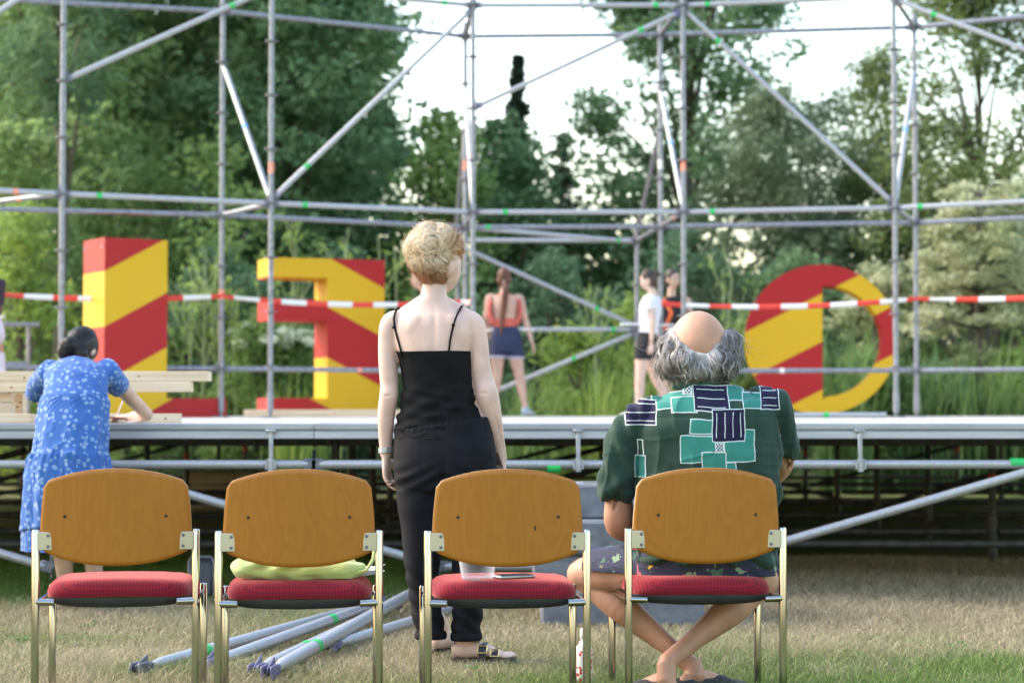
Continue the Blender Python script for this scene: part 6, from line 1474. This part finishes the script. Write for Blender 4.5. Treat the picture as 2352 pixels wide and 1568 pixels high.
# --- girl in coral top, back to us
d = 21.6; q = lambda x, y, dy=0.0: at(x, y, d + dy); fd = Vector((.08, 1, 0))
J = dict(pelvis=q(1162, 786), waist=q(1160, 752), chest=q(1159, 702), neck=q(1158, 672), shL=q(1124, 686), shR=q(1194, 686), elL=q(1117, 730, .03), elR=q(1208, 740), wrL=q(1124, 768, .18), wrR=q(1222, 785, -.02),
         hipL=q(1144, 796), hipR=q(1180, 796), knL=q(1142, 862), knR=q(1194, 868), anL=q(1132, 936, .05), anR=q(1206, 936, -.05), toeL=Vector((-.3, .9, 0)), toeR=Vector((.35, .9, 0)))
fz = ZD
for s in 'LR': J['an' + s].z = ZD + .105
hp_ = q(1158, 640); rt, T_, A_, L_, HMt, k = figure('person', 'dancer in coral open backed top and navy shorts standing with back turned', 1160, d, ZD, 1.62, Vector((.1, 1, .02)), fd, J, skin_rosy, hp_, None)
coral = pm('coral_knit', (.58, .13, .10), rough=.85, var=.1, bump=.1); navy = pm('navy_cotton', (.020, .028, .075), rough=.8, var=.2); pip = pm('pale_piping', (.5, .47, .62), rough=.8)
# top: waist band, side panels, shoulder yoke round an open back
top = cloth(rt, 'open_back_top', [loft(grow_(sub(T_, .30, .42), .008), ref=(1, 0, 0), n=30, m=14, cap=(.03, .03)), loft(grow_(sub(T_, .73, .80), .008), ref=(1, 0, 0), n=30, m=12, cap=(.1, .1))] +
            [loft([(*q(x0, 742, -.02), .035, .06), (*q(x1, 715, -.02), .024, .07), (*q(x2, 690, -.01), .026, .06)], ref=(1, 0, 0), n=16, m=14) for x0, x1, x2 in ((1133, 1125, 1127), (1187, 1195, 1192))], coral)
top_s = cloth(rt, 'shorts', [loft(grow_(sub(T_, .0, .36), .022), ref=(1, 0, 0), n=30, m=16, cap=(.2, .03)), ellipsoid(J['pelvis'] + Vector((0, 0, -.075)), (.12, .125, .075))] + [loft(grow_(L_[s][:2], .014) + [(*J['hip' + s].lerp(J['kn' + s], .32), .098, .1)], ref=(1, 0, 0), n=24, m=10, cap=(.3, .03)) for s in 'LR'], navy)
for s in 'LR':
    c = J['hip' + s].lerp(J['kn' + s], .32); V, F = loft([(*c, .1005, .1025), (*(c + Vector((0, 0, -.018))), .1005, .1025)], ref=(1, 0, 0), n=28, m=5, cap=(.02, .02)); obj('piping', (V, F), pip, top_s, origin='parent')
brown_h = hair_mat('auburn_hair', (.10, .035, .022), (.17, .065, .04), .45, .2)
hh_ = scalp(rt, hp_, HMt, k, brown_h); pt = loft([(*q(1160, 645, -.10), .030, .03), (*q(1161, 668, -.14), .032, .032), (*q(1158, 700, -.13), .034, .028), (*q(1153, 735, -.13), .026, .02), (*q(1150, 768, -.14), .008, .008)], n=16, m=24); obj('ponytail', pt, brown_h, hh_, origin='parent', sm=180)
shoe_b = pm('blue_grey_trainer', (.33, .40, .46), rough=.7, var=.2); white_s = pm('white_sole', (.7, .7, .72), rough=.6)
def shoes(rt, J, body_dir, mat, k=1.0):
    for s in 'LR':
        an = J['an' + s]; td = norm(J.get('toe' + s, body_dir)); hl_ = Vector((an.x, an.y, ZD)) - td * .05 * k; V, F = foot(hl_, td, .25 * k, lift=.014)[0]; V = np.array(V); c = V.mean(0); V = c + (V - c) * 1.15; V[:, 2] = np.maximum(V[:, 2], ZD + .012)
        up = loft([(*(hl_ + td * .06 + Vector((0, 0, .04))), .042, .045), (*(hl_ + td * .055 + Vector((0, 0, .095))), .040, .044)], n=16, m=6); me = fuse([(V, F), up], .008, 2, 'shoe'); me.materials.append(mat); o = obj('shoe', me, None, rt, origin='parent'); sole(o, 'shoe_sole', hl_ - td * .012, td, .265 * k, white_s, ZD + .001, .018, .052)
shoes(rt, J, fd, shoe_b)
# --- girl in white shirt walking to the left
d = 20.25; q = lambda x, y, dy=0.0: at(x, y, d + dy); fd = Vector((-1, .25, 0))
J = dict(pelvis=q(1486, 792), waist=q(1490, 755), chest=q(1494, 705), neck=q(1500, 676), shL=q(1494, 692, -.13), shR=q(1498, 692, .15), elL=q(1499, 738, -.17), elR=q(1484, 738, .2), wrL=q(1496, 786, -.17), wrR=q(1474, 782, .16),
         hipL=q(1478, 805, -.07), hipR=q(1494, 803, .08), knL=q(1470, 866, -.06), knR=q(1504, 862, .10), anL=q(1468, 935, -.04), anR=q(1536, 915, .14), toeL=Vector((-1, .1, 0)), toeR=Vector((-.9, .3, 0)))
J['anL'].z = ZD + .10; J['anR'].z = ZD + .14; hp_ = q(1489, 644, .0)
rt, T_, A_, L_, HMt, k = figure('person', 'dancer in white shirt and black shorts walking left with head lowered', 1490, d, ZD, 1.50, Vector((-1, .12, -.35)), fd, J, skin_pale, hp_, None)
wht = pm('white_shirt', (.66, .65, .72), rough=.85, var=.06, bump=.1, bscale=30)
cloth(rt, 'white_shirt', [loft(grow_(sub(T_, .26, .80), .022), ref=(0, 1, 0), n=30, m=24, cap=(.03, .1), sup=2.2)] + [loft(grow_(A_[s][:2], .016) + [(*J['sh' + s].lerp(J['el' + s], .42), .062, .062)], ref=(0, 1, .1), n=20, m=10, cap=(.3, .03)) for s in 'LR'], wht, amp=.006, fr=16)
cloth(rt, 'shorts', [loft(grow_(sub(T_, .0, .34), .012), ref=(0, 1, 0), n=30, m=16, cap=(.2, .03))] + [loft(grow_(L_[s][:2], .012) + [(*J['hip' + s].lerp(J['kn' + s], .30), .094, .096)], ref=(0, 1, 0), n=24, m=10, cap=(.3, .03)) for s in 'LR'], pm('black_cotton', (.012, .012, .015), rough=.85))
bh = hair_mat('brown_hair', (.045, .028, .022), (.09, .058, .045), .45, .2)
scalp(rt, hp_, HMt, k, bh, [ellipsoid(hp_ + HMt @ Vector((0, -.10, .035)), (.038, .036, .038))])
shoes(rt, {**J, 'anR': J['anR'] + Vector((0, 0, 0))}, fd, white_s, .92)
# --- girl in black and orange behind her, turned to us
d = 21.5; q = lambda x, y, dy=0.0: at(x, y, d + dy); fd = Vector((.55, -.85, 0))
J = dict(pelvis=q(1548, 800), waist=q(1546, 758), chest=q(1545, 708), neck=q(1542, 678), shL=q(1578, 692, .06), shR=q(1515, 692, -.05), elL=q(1588, 738, .06), elR=q(1508, 738, -.05), wrL=q(1584, 785, -.03), wrR=q(1512, 785, -.12),
         hipL=q(1565, 808, .05), hipR=q(1531, 808, -.05), knL=q(1566, 872, .02), knR=q(1532, 870, -.1), anL=q(1566, 936, .08), anR=q(1530, 936, -.02))
for s in 'LR': J['an' + s].z = ZD + .10
hp_ = q(1545, 642, -.02)
rt, T_, A_, L_, HMt, k = figure('person', 'dancer in black top with orange strap half hidden behind the white shirt', 1545, d, ZD, 1.60, Vector((.62, -.78, -.08)), fd, J, skin_mid, hp_, None)
cloth(rt, 'black_top', [loft(grow_(sub(T_, .28, .80), .010), ref=lambda t: norm(J['shR'] - J['shL']), n=30, m=24, cap=(.03, .1))], pm('black_cotton', (.012, .012, .015)))
m_ = MB(); m_.tube([J['shR'] + Vector((.03, -.06, .03)), J['chest'] + Vector((-.02, -.12, -.05)), J['waist'] + Vector((-.1, -.11, 0))], .022, 8); obj('orange_strap', m_, pm('orange_cloth', (.62, .12, .04), rough=.8), rt, origin='parent', sm=180)
cloth(rt, 'shorts', [loft(grow_(sub(T_, .0, .36), .014), ref=lambda t: norm(J['shR'] - J['shL']), n=30, m=16, cap=(.2, .03))] + [loft(grow_(L_[s][:3], .012), n=24, m=10, cap=(.3, .03)) for s in 'LR'], pm('grey_cotton', (.05, .05, .055), rough=.85))
scalp(rt, hp_, HMt, k, hair_mat('dark_brown_hair', (.02, .014, .012), (.045, .03, .026), .45, .2)); shoes(rt, J, fd, white_s)
# --- person mostly hidden behind the blonde woman
d = 21.2; q = lambda x, y, dy=0.0: at(x, y, d + dy); fd = Vector((-.75, -.6, 0))
J = dict(pelvis=q(985, 795), waist=q(984, 755), chest=q(982, 706), neck=q(978, 676), shL=q(1008, 690, -.06), shR=q(955, 692, .06), elL=q(1014, 738, -.06), elR=q(958, 738, -.02), wrL=q(1008, 782, -.12), wrR=q(972, 770, -.12),
         hipL=q(1000, 806, -.04), hipR=q(970, 806, .04), knL=q(1000, 870, -.04), knR=q(972, 870, .04), anL=q(1000, 936), anR=q(972, 936))
for s in 'LR': J['an' + s].z = ZD + .10
hp_ = q(964, 642)
rt, T_, A_, L_, HMt, k = figure('person', 'dancer whose face peeks out left of the blonde woman’s neck', 970, d, ZD, 1.60, Vector((-.9, -.3, 0)), fd, J, skin_rosy, hp_, None)
cloth(rt, 'pale_top', [loft(grow_(sub(T_, .28, .78), .010), n=30, m=24, cap=(.03, .1), ref=lambda t: norm(J['shR'] - J['shL']))], pm('rose_top', (.5, .33, .32), rough=.85))
cloth(rt, 'shorts', [loft(grow_(sub(T_, .0, .36), .014), n=30, m=16, cap=(.2, .03), ref=lambda t: norm(J['shR'] - J['shL']))] + [loft(grow_(L_[s][:3], .012), n=24, m=10, cap=(.3, .03)) for s in 'LR'], pm('grey_cotton', (.05, .05, .055)))
scalp(rt, hp_, HMt, k, bh); shoes(rt, J, fd, white_s)
# --- person cut by the left edge
d = 18.6; q = lambda x, y, dy=0.0: at(x, y, d + dy); fd = Vector((-.2, 1, 0))
J = dict(pelvis=q(-34, 772), waist=q(-34, 725), chest=q(-34, 668), neck=q(-34, 628), shL=q(-76, 645), shR=q(4 - 6, 645), elL=q(-84, 700), elR=q(-2, 700, .05), wrL=q(-80, 755), wrR=q(-12, 745, .2),
         hipL=q(-54, 790), hipR=q(-14, 790), knL=q(-54, 868), knR=q(-8, 868), anL=q(-54, 940), anR=q(-4, 940))
for s in 'LR': J['an' + s].z = ZD + .10
hp_ = q(-30, 592)
rt, T_, A_, L_, HMt, k = figure('person', 'person in dark top and pale trousers cut off by the left edge', -30, d, ZD, 1.72, Vector((-.2, 1, 0)), fd, J, skin_tan, hp_, None)
plum = pm('plum_cotton', (.035, .022, .045), rough=.85)
cloth(rt, 'dark_top', [loft(grow_(sub(T_, .22, .80), .014), n=30, m=24, cap=(.03, .1))] + [loft(grow_(A_[s][1:4], .012), ref=(0, 1, .1), n=18, m=14, cap=(.3, .03)) for s in 'LR'], plum)
cloth(rt, 'pale_trousers', [loft(grow_(sub(T_, .0, .34), .016), n=30, m=16, cap=(.2, .03))] + [loft([(*r[:3], .088, .09) for r in L_[s][1:6]], n=24, m=20, cap=(.3, .03)) for s in 'LR'], pm('lilac_linen', (.56, .52, .62), rough=.85))
scalp(rt, hp_, HMt, k, brown_h); shoes(rt, J, fd, shoe_b)
